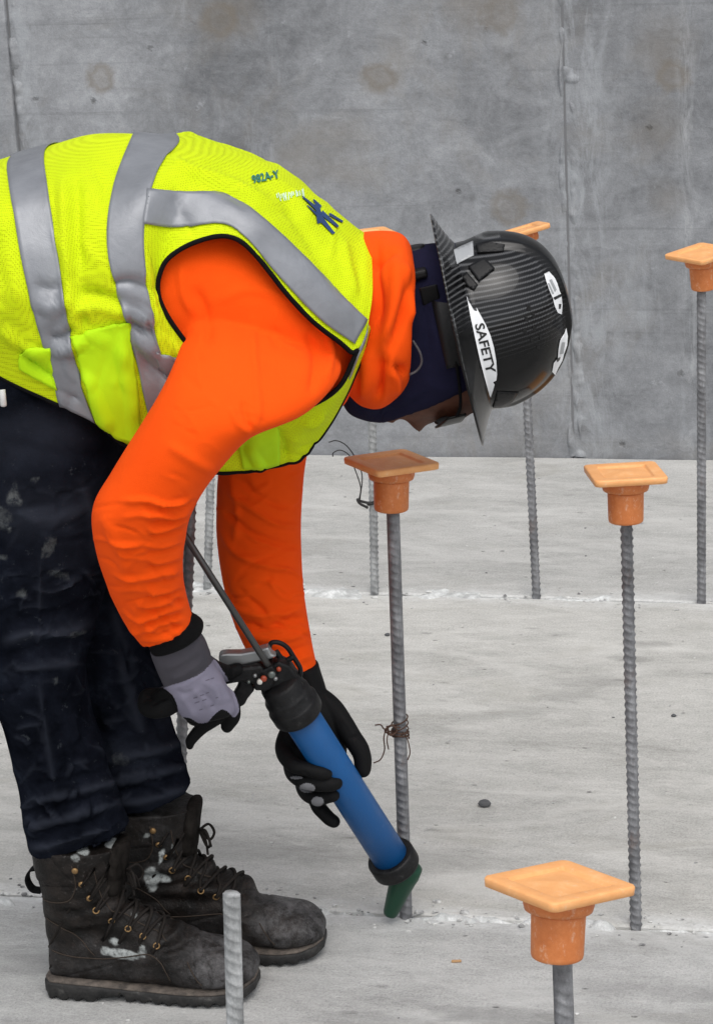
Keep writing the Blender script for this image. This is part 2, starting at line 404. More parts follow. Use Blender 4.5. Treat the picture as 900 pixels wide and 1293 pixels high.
# small bits of mortar and grit lying along the joints
M_grit = mat('grit', (.3, .3, .3), .9); b = NB(M_grit); b.color(b.ramp(b.noise(b.pos(), 40, 3), [(.35, (.12, .12, .12)), (.6, (.62, .62, .6))]))
parts = []
ico = bmesh.new(); bmesh.ops.create_icosphere(ico, subdivisions=1, radius=1); IV = np.array([tuple(v.co) for v in ico.verts]); IF = [tuple(v.index for v in f.verts) for f in ico.faces]; ico.free()
for i in range(1150):
    if i < 420: x, y = rng.uniform(-1.6, .5), Y2+rng.normal(0, .03)
    elif i < 620: x, y = rng.uniform(-1.9, .5), Y3+rng.normal(0, .035)
    else: x, y = rng.uniform(-1.8, .5), rng.uniform(2.6, YW-.05)
    r = (rng.uniform(.0010, .0034) if rng.random() < .85 else rng.uniform(.003, .0062)) if i < 620 else rng.uniform(.0008, .0026)
    parts.append((IV*rng.uniform(.6, 1.2, (12, 1))*r*np.array([rng.uniform(.8, 2.0), 1, .6])+[x, y, r*.3], IF))
v, f = join(parts); g = mk('grit', v, f, M_grit, None, False); tag(g, 'fine concrete grit scattered over the slab floor', 'grit', kind='stuff')

# ---- wall of cast panels
def ws(x, y): p = wall_pt(x, y, YW); return p[0], p[2]
TAN = (.185, .160, .128)
spots = []
for (x, y, r, st) in ((277, 24, .052, .75), (127, 99, .045, .8), (478, 97, .045, .8), (632, 14, .055, .6), (642, 262, .052, .7), (850, 96, .045, .8), (838, 62, .10, .5), (600, 8, .1, .45), (300, 10, .09, .45), (832, 165, .09, .4), (840, 250, .06, .4),
                     (564, 72, .014, .5), (642, 72, .013, .5), (596, 250, .014, .5)):
    sx, sz = ws(x, y); spots.append((sx, sz, r, st, TAN if r > .02 else (.10, .10, .10)))
xs1 = ws(716, 300)[0]; xs0 = ws(17, 100)[0]
M_wall = concrete('wall_concrete', (.155, .160, .168), (.262, .27, .282), (.385, .395, .41), spots, False, ((xs1+.035, .12, (.42, .44, .46)), (xs0+.02, .06, (.40, .42, .44)), (ws(866, 100)[0], .03, (.45, .46, .47))))
wl = root('concrete_wall', (0, YW+.12, 0), 'tall grey cast concrete wall with tan round patches along the slab', 'wall')
def panel(x0, x1, dy=0.0):
    o = mk('panel', *box(((x0+x1)/2, YW+.12+dy, 1.45), ((x1-x0)/2, 0, 0), (0, .12, 0), (0, 0, 1.48)), M_wall, wl, False); bevel(o, .0035, 2); return o
panel(xs0+.002, xs1-.0012); panel(xs1+.0012, 6, .0015); panel(-6, xs0-.002, -.012)
mk('joint_filler', *box(((xs0+xs1)/2, YW+.16, 1.4), ((xs1-xs0)/2+.06, 0, 0), (0, .158, 0), (0, 0, 1.4)), mat('joint_dark', (.17, .172, .178), .9), wl, False)
# ridges of leaked paste down the joints (real relief)
def leak(x, w, h, seed):
    n, m = 420, 9; a = SN(22, seed, 4); c = SN(75, seed+4, 3); V = []
    for i in range(n):
        z = 2.4*i/(n-1)
        for j in range(m):
            t = -1+2*j/(m-1); p = np.array([x+t*w*(1+.7*a(np.array([0, 0, z]))), 0, z]); V.append((p[0]+.004*a(np.array([3, 0, z])), YW+.004-(1-t*t)*h*(.8+1.6*c(p)+1.2*a(p)), z))
    mk('leaked_paste', V, grid_faces(n, m), M_wall, wl)
leak(xs1+.016, .016, .0036, 5); leak(xs1-.004, .007, .0040, 15); leak(xs0+.012, .012, .005, 9)

# ================================================================== REBAR DOWELS AND CAPS
M_bar = mat('rebar_steel', (.2, .2, .21), .6, .35); b = NB(M_bar); P = b.obj()
cb = b.ramp(b.noise(b.mapv(P, (1, 1, .35)), 34, 6, .7), [(.32, (.10, .10, .105)), (.5, (.21, .212, .22)), (.66, (.36, .365, .375))])
cb = b.mix(b.ramp(b.noise(b.mapv(P, (1, 1, .5), (2, 2, 2)), 16, 5, .7), [(.56, 0.0), (.70, .5)]), cb, (.15, .085, .055)); b.color(cb)
b.bump(b.noise(P, 420, 3), .0012, .6)
M_bar_pale = mat('rebar_dusty', (.42, .43, .43), .75, .1); b = NB(M_bar_pale); P = b.obj()
b.color(b.ramp(b.noise(b.mapv(P, (1, 1, .35)), 40, 6, .7), [(.3, (.14, .143, .145)), (.5, (.30, .307, .307)), (.68, (.50, .51, .51))])); b.bump(b.noise(P, 420, 3), .0012, .6)
def rebar_mesh(L, r=.0077, pitch=.0118, seed=0):
    nz = int(L/.0016); nv = 20; th = np.linspace(0, 2*np.pi, nv, endpoint=False); V = []
    for i in range(nz+1):
        z = L*i/nz
        ph = z/pitch + .95*((th/np.pi) % 1)
        rib = np.clip(np.cos(ph*2*np.pi)*1.5-.35, 0, 1)
        long_ = np.exp(-(np.minimum((th/np.pi) % 1, 1-(th/np.pi) % 1)/.07)**2)
        rr = r + .0016*np.maximum(rib, long_)
        V.append(np.stack([rr*np.cos(th), rr*np.sin(th), np.full(nv, z)], 1))
    return loft_rings(V)
RB = rebar_mesh(.70); rb_me = None
M_cap = mat('cap_orange', (.78, .27, .06), .5, spec=.45); b = NB(M_cap); P = b.obj()
cc = b.ramp(b.noise(P, 38, 5, .65), [(.3, (.80, .36, .125)), (.55, (.86, .42, .16)), (.75, (.90, .50, .23))])
cc = b.mix(b.ramp(b.noise(b.mapv(P, (1, 1, 1), (1, 5, 2)), 120, 4, .8), [(.58, 0.0), (.72, .45)]), cc, (.80, .62, .45)); 
b.color(cc); b.bump(b.noise(P, 90, 4), .0008, .5); b.b.inputs['Subsurface Weight'].default_value = .0
M_cup = mat('cap_terracotta', (.60, .19, .055), .55, spec=.4); b = NB(M_cup); P = b.obj()
cc = b.ramp(b.noise(P, 45, 5, .7), [(.3, (.52, .15, .04)), (.55, (.62, .20, .058)), (.75, (.72, .29, .11))])
cc = b.mix(b.ramp(b.noise(b.mapv(P, (1, 1, .6), (1, 5, 2)), 150, 4, .8), [(.57, 0.0), (.70, .5)]), cc, (.72, .52, .38)); b.color(cc); b.bump(b.noise(P, 110, 4), .001, .6)
def cap_meshes(root_o):
    # square plate with a raised rim and a shallow sunk square, a collar and a round socket; origin at the top of the plate
    s = .0505
    def sq(h, k, rc, n=6):
        out = []
        for q in range(4):
            a0 = q*math.pi/2
            cx, cy = (k-rc)*(1 if q in (0, 3) else -1), (k-rc)*(1 if q in (0, 1) else -1)
            for i in range(n+1):
                a = a0+i/n*math.pi/2; out.append((cx+rc*math.cos(a), cy+rc*math.sin(a), h))
        return out
    prof = [(-.0100, s*.60, .010), (-.0100, s*.93, .007), (-.0088, s*.985, .007), (-.0020, s, .008), (-.0004, s*.985, .008), (0, s*.955, .008),
            (-.0006, s*.70, .004), (-.0011, s*.67, .003), (-.0032, s*.660, .003), (-.0036, s*.60, .003), (-.0012, s*.22, .002), (-.0006, s*.06, .0015)]
    v, f = loft_rings([sq(*p) for p in prof]); mk('plate', v, f, M_cap, root_o)
    X = (1, 0, 0)
    v, f = revolve([(.018, -.0095), (.0325, -.0095), (.0330, -.012), (.0326, -.0215), (.0312, -.0265), (.0235, -.0285)], np.zeros(3), (0, 0, 1), X, 48); mk('collar', v, f, M_cup, root_o)
    v, f = revolve([(.015, -.0270), (.0242, -.0270), (.0250, -.031), (.0242, -.068), (.0236, -.0710), (.0220, -.0722), (.0125, -.0718), (.0118, -.064)], np.zeros(3), (0, 0, 1), X, 48); mk('socket', v, f, M_cup, root_o)
BARG = 'rebar dowels standing up from the slab'; CAPG = 'orange square caps on the rebar dowels'
first_bar = []; first_cap = []
def put_bar(base, top, label, m=None):
    base, top = np.array(base, float), np.array(top, float); d = Vector(top-base); L = d.length
    if not first_bar:
        o = mk('rebar_dowel', *RB, M_bar); first_bar.append(o)
    else:
        o = first_bar[0].copy(); COL.objects.link(o)
    if m is not None:
        o.data = o.data.copy(); o.data.materials[0] = m
    o.location = tuple(base); o.rotation_mode = 'QUATERNION'
    o.rotation_quaternion = d.to_track_quat('Z', 'Y') @ Matrix.Rotation(random.uniform(0, 6.28), 3, 'Z').to_quaternion(); o.scale = (1, 1, L/.70)
    tag(o, label, 'rebar', BARG); return o
def put_cap(top, d, yaw, tilt, label):
    # top: centre of the plate; d: direction of the bar; yaw about it; tilt = (towards x, towards y) in degrees
    if not first_cap:
        o = root('rebar_protector', (0, 0, 0), label, 'safety cap', CAPG); cap_meshes(o); first_cap.append(o)
    else:
        s = first_cap[0]; o = s.copy(); COL.objects.link(o); o['label'] = label
        for c in s.children:
            k = c.copy(); COL.objects.link(k); k.parent = o
    o.location = tuple(top); o.rotation_mode = 'QUATERNION'
    q = Vector(d).to_track_quat('Z', 'Y')
    o.rotation_quaternion = Matrix.Rotation(math.radians(tilt[0]), 3, 'X').to_quaternion() @ Matrix.Rotation(math.radians(tilt[1]), 3, 'Y').to_quaternion() @ Matrix.Rotation(math.radians(yaw), 3, 'Z').to_quaternion()
    return o
def dowel(bx, by, tx, ty, base_y, lab_bar, lab_cap=None, yaw=0, tilt=(0, 0), top_z=None, m=None, cap_off=(0, 0)):
    # foot pixel on the slab, pixel of the cap's middle
    b0 = G(bx, by, 0.0) if base_y is None else base_y
    # the bar leans only a little: take the head at the same distance as the foot
    d = ray(tx, ty); dist = (b0-CAM)@NN; t = dist/(d@NN); top = CAM+d*t
    ax = (top-b0)/np.linalg.norm(top-b0)
    b1 = b0-ax*.02
    put_bar(b1, top-ax*.004 if lab_cap else top, lab_bar, m)
    if lab_cap: put_cap(top+ax*.004, ax, yaw, tilt, lab_cap)
    return b0, top
row2a = dowel(512.5, 1158, 494, 584, None, 'tall rebar with twisted wire round it where the blue gun works', 'orange square cap beside the worker\'s face, corner towards the vest', 12+30, (-3, 2))
row2b = dowel(802.5, 1168, 789, 598, None, 'rebar on the joint beyond the lone front cap, standing bare of wire', 'orange square cap turned straight on, over the rebar bare of wire', 13+4, (-3, 0))
row2c = dowel(222, 1148, 244, 546, None, 'rebar half hidden behind the worker\'s near hand and far trouser leg', 'orange square cap mostly hidden behind the bent arm', 25, (0, 0))
row3a = dowel(885, 761, 885, 320, None, 'rebar near the wall with a knobbly foot, clear of the worker', 'orange square cap high against the wall, clear of the helmet', 13+38, (3, -3), cap_off=(0, 0))
row3b = dowel(677, 753, 655, 292, None, 'rebar near the wall rising behind the hard hat', 'orange square cap peeking out from behind the hard hat', 13+10, (-3, -14))
row3c = dowel(473, 748, 466, 297, None, 'dusty pale rebar behind the wired dowel, tied with bent black wire', 'orange square cap hidden behind the worker\'s orange hood', 13+20, (0, 0), m=M_bar_pale)
row3d = dowel(262, 742, 275, 306, None, 'pale rebar near the wall behind the worker\'s two arms', 'orange square cap hidden behind the yellow vest', 13, (0, 0), m=M_bar_pale)
t1 = G(706, 1112, .688); b1 = np.array([t1[0]+.003, t1[1], 0.0])
put_bar(b1-[0, 0, .02], t1-[0, 0, .004], 'rebar under the lone cap in front of the joint'); put_cap(t1, (0, 0, 1), 13+36, (-9, 2), 'orange square cap standing alone in front of the joint, largest looking one')
t2 = G(292.5, 1128, .665); b2 = np.array([t2[0]-.027, t2[1], 0.0])
sb = put_bar(b2-[0, 0, .02], t2, 'bare uncapped pale rebar end in front of the boots', M_bar_pale); sb.scale = (.9, .9, sb.scale[2])
print('ROW1', t1, t2, 'row2', row2a[0], row2b[0], row2c[0], 'row3', row3a[0], row3b[0], row3c[0], row3d[0])

# ---- tie wire
M_wire = mat('wire_rust', (.09, .05, .035), .7, .5); M_wire_black = mat('wire_black', (.035, .033, .033), .6, .5)
def on_bar(bt, frac): return bt[0]+(bt[1]-bt[0])*frac
def px_on(bt, x, y):                        # pixel at that bar's distance
    d = ray(x, y); dist = (bt[0]-CAM)@NN; return CAM+d*(dist/(d@NN))
def coil(bt, py, turns, r, hgt, seed):
    c = px_on(bt, bt_x(bt, py), py); n = int(turns*26); P = []
    g = np.random.default_rng(seed)
    for i in range(n):
        a = i/26*2*np.pi; P.append(c+[r*math.cos(a), r*math.sin(a), hgt*(i/n-.5)+.003*math.sin(a+seed)])
    return P
def bt_x(bt, py):
    q = proj(np.array([bt[0], bt[1]])); k = (py-q[0, 1])/(q[1, 1]-q[0, 1]); return q[0, 0]+k*(q[1, 0]-q[0, 0])
w1 = root('tie_wire', px_on(row2a, 503, 920), 'rusty twisted tie wire wound on the rebar by the blue gun', 'wire')
mk('coil', *join([tube(coil(row2a, 918, 3.3, .0118, .030, 1), .0011, 6), tube(coil(row2a, 926, 2.2, .0124, .010, 4), .0013, 6)]), M_wire, w1)
def wire(bt, pts, r, m, par, dw=None):
    P = [px_on(bt, x, y) + NN*(dz) for x, y, dz in pts]; mk('loose_end', *tube(catmull(P, 10*len(P)), r, 6), m, par)
wire(row2a, [(505, 915, .012), (492, 912, .014), (485, 914, .02), (480, 908, .022), (473, 909, .02)], .0011, M_wire, w1)
wire(row2a, [(500, 925, .012), (488, 917, .016), (484, 925, .02), (485, 940, .018), (480, 952, .02), (471, 956, .022)], .0010, M_wire, w1)
wire(row2a, [(508, 920, .012), (514, 930, .012), (517, 945, .014), (514, 955, .014)], .0010, M_wire, w1)
wire(row2a, [(490, 918, .016), (488, 928, .02), (490, 940, .018)], .0010, M_wire, w1)
mk('knot', *join([tube(catmull([px_on(row2a, x, y)+NN*z for x, y, z in ((488, 912, .014), (492, 922, .018), (500, 918, .016), (494, 910, .018), (486, 918, .016), (497, 924, .014))], 60), .0017, 6)]), M_wire, w1)
w2_ = root('tie_wire', px_on(row3c, 470, 634), 'bent black tie wire twisted on the pale dusty rebar', 'wire')
mk('coil', *tube(coil(row3c, 634, 2.4, .0118, .010, 2), .0016, 6), M_wire_black, w2_)
wire(row3c, [(470, 634, .012), (456, 630, .016), (451, 627, .02), (454, 632, .02), (464, 638, .016)], .0028, M_wire_black, w2_)
wire(row3c, [(453, 628, .018), (455, 612, .016), (448, 590, .016), (441, 572, .02), (430, 565, .02), (421, 568, .02), (420, 573, .02)], .0012, M_wire_black, w2_)
wire(row3c, [(454, 628, .018), (457, 600, .014), (451, 580, .016), (438, 560, .02), (425, 553, .02), (415, 555, .02)], .0012, M_wire_black, w2_)

# ---- a few loose bits on the slab
M_stone = mat('stone', (.08, .082, .085), .85); b = NB(M_stone); b.bump(b.noise(b.obj(), 90, 4), .002)
def pebble(px, py, r, label, m, sq=(1.2, 1, .7)):
    p = G(px, py); v = IV*(1+.18*SN(2.2, int(px), 2)(IV))[:, None]
    bm = bmesh.new(); bmesh.ops.create_icosphere(bm, subdivisions=3, radius=1); v = np.array([tuple(q.co) for q in bm.verts]); f = [tuple(q.index for q in g.verts) for g in bm.faces]; bm.free()
    v = v*(1+.22*SN(2.2, int(px), 3)(v))[:, None]*r*np.array(sq); v[:, 2] -= v[:, 2].min()+.0005
    o = mk('pebble', v, f, m); o.location = tuple(p); tag(o, label, 'pebble', 'pebbles lying on the slab'); return o
pebble(612, 1018, .0085, 'dark round pebble on open slab between the two front capped rows', M_stone)
pebble(489, 803, .004, 'tiny dark pebble on the slab beyond the wired rebar', M_stone)
pebble(850, 905, .0035, 'tiny dark pebble right of the straight-on capped rebar', M_stone)
M_chip = mat('wood_chip', (.42, .25, .12), .8)
v, f = box((0, 0, .0018), (.007, 0, 0), (0, .0022, 0), (0, 0, .0016)); o = mk('wood_chip', v, f, M_chip, None, False); bevel(o, .0008, 1); o.location = tuple(G(576, 1215)); o.rotation_euler = (0, 0, .2)
tag(o, 'small tan wood chip on the front slab', 'chip')

# ================================================================== THE WORKER
person = root('person', U(200, 1240, 0)*np.array([1, 1, 0]), 'worker bent over in yellow safety vest, orange sleeves and black hard hat', 'person')
# ---------------- materials
def cloth(name, c, c2, rough=.85, weave=900, fuzz=.0006, sheen=.0, spec=.2):
    m = mat(name, c, rough, spec=spec); b = NB(m); P = b.obj()
    b.color(b.ramp(b.noise(P, 9, 5, .6), [(.35, c2), (.6, c)])); b.b.inputs['Sheen Weight'].default_value = sheen
    b.bump(b.math('ADD', b.noise(P, weave, 2, .6), b.math('MULTIPLY', b.noise(P, 45, 4, .6), 1.2)), fuzz, .6); return m
M_orange = cloth('fleece_orange', (.93, .086, .0012), (.88, .076, .0008), .9, 800, .0007)
M_lime_solid = cloth('vest_tricot', (.50, .80, .006), (.44, .74, .004), .7, 1200, .0005)
# mesh knit of the vest: tiny holes with the darker inside showing
M_vest = mat('vest_mesh', (.72, .82, .006), .8, spec=.2); b = NB(M_vest); P = b.obj()
vo = b.n('ShaderNodeTexVoronoi'); vo.inputs['Scale'].default_value = 400; vo.inputs['Randomness'].default_value = .15; b.l(P, vo.inputs['Vector'])
hole = b.ramp(vo.outputs['Distance'], [(.22, 1.0), (.42, 0.0)])
b.color(b.mix(b.math('MULTIPLY', hole, .42), b.ramp(b.noise(P, 7, 4), [(.35, (.55, .70, .003)), (.65, (.64, .78, .004))]), (.34, .30, .002)))
b.bump(b.math('ADD', b.math('MULTIPLY', hole, -1.0), b.math('MULTIPLY', b.noise(P, 40, 4), .9)), .0009, .7)
M_tape = mat('reflective_tape', (.30, .315, .335), .42, .25, spec=.5); b = NB(M_tape); P = b.obj()
b.color(b.ramp(b.noise(P, 16, 5, .6), [(.3, (.185, .193, .210)), (.65, (.255, .265, .285))])); b.bump(b.math('ADD', b.noise(P, 34, 6, .62, .6), b.math('MULTIPLY', b.noise(P, 700, 2), .15)), .0015, .8)
M_black = cloth('black_binding', (.005, .005, .0055), (.003, .003, .0035), .85, spec=.12)
M_navy = cloth('navy_knit', (.012, .012, .032), (.008, .008, .023), .92, 900, .0008, spec=.1)
M_jean = mat('dark_denim', (.012, .014, .022), 1.0, spec=.0); b = NB(M_jean); P = b.obj()
jc = b.ramp(b.noise(P, 11, 6, .68), [(.35, (.0035, .0042, .0065)), (.55, (.0085, .0102, .0160)), (.74, (.022, .027, .039))])
jc = b.mix(b.math('MULTIPLY', b.attr('wear'), .8), jc, (.030, .034, .046)); jc = b.mix(b.math('MULTIPLY', b.attr('stain'), b.ramp(b.noise(P, 95, 5, .75), [(.38, .1), (.6, .9)])), jc, (.13, .14, .14))
jc = b.mix(b.ramp(b.noise(P, 70, 5, .75), [(.62, 0.0), (.72, .3)]), jc, (.10, .11, .12)); b.color(jc)
b.bump(b.math('ADD', b.math('MULTIPLY', b.noise(P, 55, 5, .6), 1.0), b.math('MULTIPLY', b.noise(P, 900, 2), .5)), .0016, .9)
M_skin = mat('skin', (.16, .066, .038), .6, spec=.25); b = NB(M_skin); b.color(b.ramp(b.noise(b.obj(), 60, 4), [(.3, (.075, .030, .018)), (.7, (.125, .052, .032))])); b.bump(b.noise(b.obj(), 500, 3), .0004)  # skin tone darkened to carry the hat brim's shade on the face
M_leather = mat('boot_leather', (.03, .022, .018), .5, spec=.22); b = NB(M_leather); P = b.obj()
lc = b.ramp(b.noise(P, 26, 6, .68), [(.36, (.003, .0026, .0022)), (.52, (.0075, .0056, .0046)), (.70, (.024, .0185, .0155))])
lc = b.mix(b.math('MULTIPLY', b.attr('dust'), b.ramp(b.noise(P, 42, 7, .8), [(.40, .08), (.50, .5), (.62, 1.0)])), lc, (.105, .102, .104)); lc = b.mix(b.math('MULTIPLY', b.attr('stain'), b.ramp(b.noise(P, 130, 5, .75), [(.34, .25), (.52, 1.0)])), lc, (.46, .49, .48))
lc = b.mix(b.ramp(b.noise(P, 150, 5, .8), [(.61, 0.0), (.70, .35)]), lc, (.22, .21, .2)); b.color(lc); b.bump(b.math('ADD', b.noise(P, 60, 6, .7, .8), b.math('MULTIPLY', b.noise(P, 380, 3), .3)), .0030, .9)
M_sole = mat('boot_rubber', (.025, .025, .024), .8); b = NB(M_sole); P = b.obj(); b.color(b.ramp(b.noise(P, 40, 6, .72), [(.38, (.006, .006, .006)), (.56, (.022, .021, .020)), (.74, (.10, .097, .09))])); b.bump(b.noise(P, 150, 4), .0015)
M_welt = mat('boot_welt', (.10, .080, .062), .75); b = NB(M_welt); P = b.obj(); b.color(b.ramp(b.noise(P, 60, 5, .7), [(.35, (.028, .022, .018)), (.65, (.12, .098, .080))])); b.bump(b.noise(P, 260, 3), .001)
M_brass = mat('brass', (.26, .16, .07), .5, .7)
M_lace = cloth('lace', (.016, .013, .011), (.010, .008, .007), .8)

# ---------------- limbs (shared by the body under the clothes)
ARM_N = [(252, 356, 400, 420, .10, .050), (238, 408, 432, 466, .165, .072), (213, 476, 386, 518, .228, .080), (177, 538, 320, 547, .25, .072), (141, 598, 273, 597, .25, .066),
         (117, 642, 244, 645, .245, .062), (121, 694, 233, 686, .225, .057), (137, 740, 232, 729, .20, .050), (157, 783, 237, 757, .175, .044), (175, 808, 243, 778, .162, .040), (178, 813, 244, 784, .160, .039)]
ARM_F = [(330, 372, 452, 412, -.14, .075), (297, 480, 412, 490, -.18, .068), (277, 588, 386, 576, -.185, .058), (274, 650, 380, 640, -.175, .055), (277, 712, 381, 706, -.155, .052),
         (289, 768, 385, 760, -.135, .047), (309, 814, 392, 806, -.12, .042), (329, 852, 401, 848, -.11, .036)]
TORSO = [(-70, 300, 40, 500, 0, .165), (20, 235, 110, 520, 0, .175), (100, 208, 190, 520, 0, .18), (180, 202, 270, 510, 0, .185), (270, 222, 330, 500, 0, .185), (340, 250, 385, 496, 0, .180), (400, 290, 430, 506, 0, .160), (440, 308, 450, 470, 0, .118), (475, 325, 468, 440, 0, .066)]
LEG_N = [(-120, 420, 130, 480, .07, .115), (-112, 520, 150, 556, .085, .105), (-80, 620, 148, 640, .085, .098), (-50, 720, 132, 738, .08, .085), (-28, 812, 113, 832, .07, .075),
         (-2, 895, 118, 900, .06, .068), (17, 965, 134, 962, .055, .064), (32, 1030, 152, 1015, .05, .062), (39, 1074, 167, 1042, .05, .062)]
LEG_F = [(-110, 430, 125, 490, -.07, .11), (-60, 540, 168, 570, -.085, .10), (-10, 660, 188, 680, -.085, .088), (45, 770, 203, 785, -.08, .078), (78, 850, 210, 858, -.07, .070), (100, 905, 217, 905, -.065, .066), (116, 955, 229, 952, -.06, .062), (128, 1022, 242, 990, -.055, .060)]
PELV = [(-150, 330, 60, 505, 0, .16), (-135, 420, 125, 500, 0, .175), (-122, 490, 140, 545, 0, .175), (-100, 545, 130, 580, 0, .15)]
HEAD = [(430, 330, 445, 470, 0, .060), (452, 326, 455, 512, 0, .056), (480, 322, 480, 526, 0, .062), (505, 318, 510, 527, 0, .069), (530, 315, 540, 526, 0, .074), (560, 312, 578, 523, 0, .079), (595, 315, 612, 512, 0, .079), (635, 332, 650, 487, 0, .068), (668, 362, 676, 450, 0, .040)]
# ---------------- body (only the face shows)
def shrink(st, k): return limb(st, 40, 28, 2.0, k)
hd = limb(HEAD, 90, 64, 2.15)
def face_bumps(v):
    px = proj(v); w = (v@NN)-W0; dn = U(560, 700)-U(545, 640); dn /= np.linalg.norm(dn)
    lower = np.clip((px[:, 1]-470)/40, 0, 1)
    d = .021*np.exp(-((px[:, 0]-524)/10)**2-(w/.013)**2) + .010*np.exp(-((px[:, 0]-542)/12)**2-(w/.010)**2)      # nose
    d += .0075*np.exp(-((px[:, 0]-494)/5.5)**2-(w/.022)**2) + .0055*np.exp(-((px[:, 0]-484)/5)**2-(w/.020)**2)       # lips
    d += .006*np.exp(-((px[:, 0]-462)/12)**2-(w/.022)**2)                                                         # chin
    d -= .008*np.exp(-((px[:, 0]-562)/9)**2-((np.abs(w)-.032)/.014)**2)                                              # eye sockets
    d += .006*np.exp(-((px[:, 0]-582)/9)**2-(w/.045)**2)                                                            # brow
    return v+dn*(d*lower)[:, None]
hd = (face_bumps(hd[0]), hd[1])
hb = remesh([hd, shrink(TORSO, .76), shrink(ARM_N, .66), shrink(ARM_F, .66), shrink(LEG_N[:-2], .55), shrink(LEG_F[:-2], .55), shrink(PELV, .86)], .0032, 3, .5)
mk('body', *hb, M_skin, person)
# ---------------- sweatshirt
ft = [([(318, 408), (322, 470), (326, 520), (318, 546)], 7, .0032), ([(306, 505), (312, 530), (320, 545)], 5, -.003), ([(290, 512), (300, 535), (318, 548)], 5, .003),
      ([(245, 360), (262, 400), (262, 440)], 9, -.004), ([(228, 330), (232, 372), (246, 400)], 7, .003), ([(275, 380), (310, 366), (350, 372), (395, 398)], 9, .0018), ([(385, 420), (398, 450), (392, 500)], 8, -.004), ([(400, 400), (418, 440), (412, 480)], 7, .004)]
# creases crowding at the elbow and down the forearm
for i, (y, am) in enumerate(((632, .0040), (649, .0046), (664, .0042), (684, .0034), (703, .0026), (722, .0030), (739, .0034), (754, .0038), (768, .0042), (783, .0036), (797, .003))):
    k = (y-632)/165; xr = 246-14*min(1, k*3); xl = 150-18*math.sin(k*3)+30*max(0, k-.3)
    jx, jy = rng.uniform(-14, 14), rng.uniform(-5, 5); ln = rng.uniform(.55, 1.05)
    ft.append(([(xr+2, y-6+5*k+jy*.5), (xr-30*ln+jx*.3, y+2+6*k+jy), (xr-62*ln, y+4+8*k-jy), (max(xl, xr-98*ln+jx), y-3+10*k+jy)], rng.uniform(3.2, 5.5), am*rng.uniform(.6, 1.2)))
    ft.append(([(xr+2, y+3+5*k), (xr-28, y+11+6*k), (xr-52, y+12+8*k)], 4.0, -am*.9))
ft += [([(210, 560), (250, 585), (275, 596)], 9, .003), ([(150, 655), (180, 650), (220, 655)], 5, .002), ([(128, 650), (150, 690), (160, 730)], 10, .003), ([(165, 760), (185, 790), (215, 806)], 5, .003)]
for (a, am) in (([(286, 618), (315, 640), (350, 662), (381, 664)], .005), ([(280, 640), (310, 668), (345, 684), (380, 690)], -.0045), ([(296, 600), (330, 628), (360, 640), (382, 640)], -.004), ([(278, 668), (300, 700), (340, 716), (380, 722)], .0045),
                ([(284, 760), (320, 776), (355, 776), (386, 765)], .004), ([(288, 775), (320, 790), (355, 790), (388, 780)], -.004), ([(300, 795), (330, 806), (365, 806), (392, 795)], .004), ([(310, 812), (340, 822), (370, 822), (396, 812)], -.0035), ([(318, 828), (345, 836), (372, 834), (398, 826)], .0035), ([(290, 600), (300, 640), (296, 690)], .003)):
    ft.append((a, 5.5, am))
ft = [(p, w*.75, a*1.25) for p, w, a in ft]
ft += creases([(130, 600, 250, 800, 44, .12, .4, 42, .0021, 2.4), (190, 470, 330, 600, 12, .7, .5, 50, .0012, 3.2), (240, 340, 420, 500, 12, 1.3, .5, 55, .0013, 3.2), (280, 590, 385, 840, 46, .25, .45, 44, .0026, 2.5), (170, 740, 240, 812, 14, .3, .3, 36, .0024, 2.3)], 5)
sh = remesh([limb(TORSO[2:], 60, 48, 2.2), limb(ARM_N, 110, 56, 2.1), limb(ARM_F, 90, 48, 2.1)], .0032, 10, .5)
V = folds(sh[0], sh[1], ft); V += normals(V, sh[1])*(.0022*(.5-np.abs(SN(17, 3, 2)(V)))+.0006*SN(40, 31, 2)(V))[:, None]
sweat = mk('sweatshirt', V, sh[1], M_orange, person); 
# hood rolled round the neck
HOOD = [(440, 318, 428, 486, 0, .066), (451, 300, 437, 499, 0, .086), (474, 295, 458, 510, 0, .110), (500, 296, 480, 510, 0, .122), (513, 304, 503, 494, 0, .114), (519, 320, 515, 478, 0, .10), (512, 336, 506, 462, 0, .085), (495, 345, 488, 452, 0, .075)]
hv, hf = limb(HOOD, 90, 96, 2.3)
hv = folds(hv, hf, [(p, w*.85, a*1.7) for p, w, a in [([(476, 300), (474, 340), (478, 380), (470, 420)], 9, -.007), ([(455, 306), (462, 322), (475, 330), (490, 322), (505, 318)], 6, -.006), ([(498, 320), (500, 370), (490, 420), (480, 450)], 8, .006), ([(516, 345), (508, 400), (487, 440), (478, 452)], 7, -.006),
     ([(478, 448), (480, 480), (477, 506)], 6, -.008), ([(482, 455), (500, 465), (516, 470)], 6, -.007), ([(455, 430), (450, 470), (440, 496)], 8, .005), ([(466, 440), (464, 480), (458, 505)], 8, .005), ([(488, 450), (500, 480), (498, 500)], 7, .006), ([(506, 330), (515, 370), (518, 410)], 7, .005)]])
hv += normals(hv, hf)*(.0025*SN(30, 11, 3)(hv))[:, None]
hood = mk('hood', hv, hf, M_orange, person)

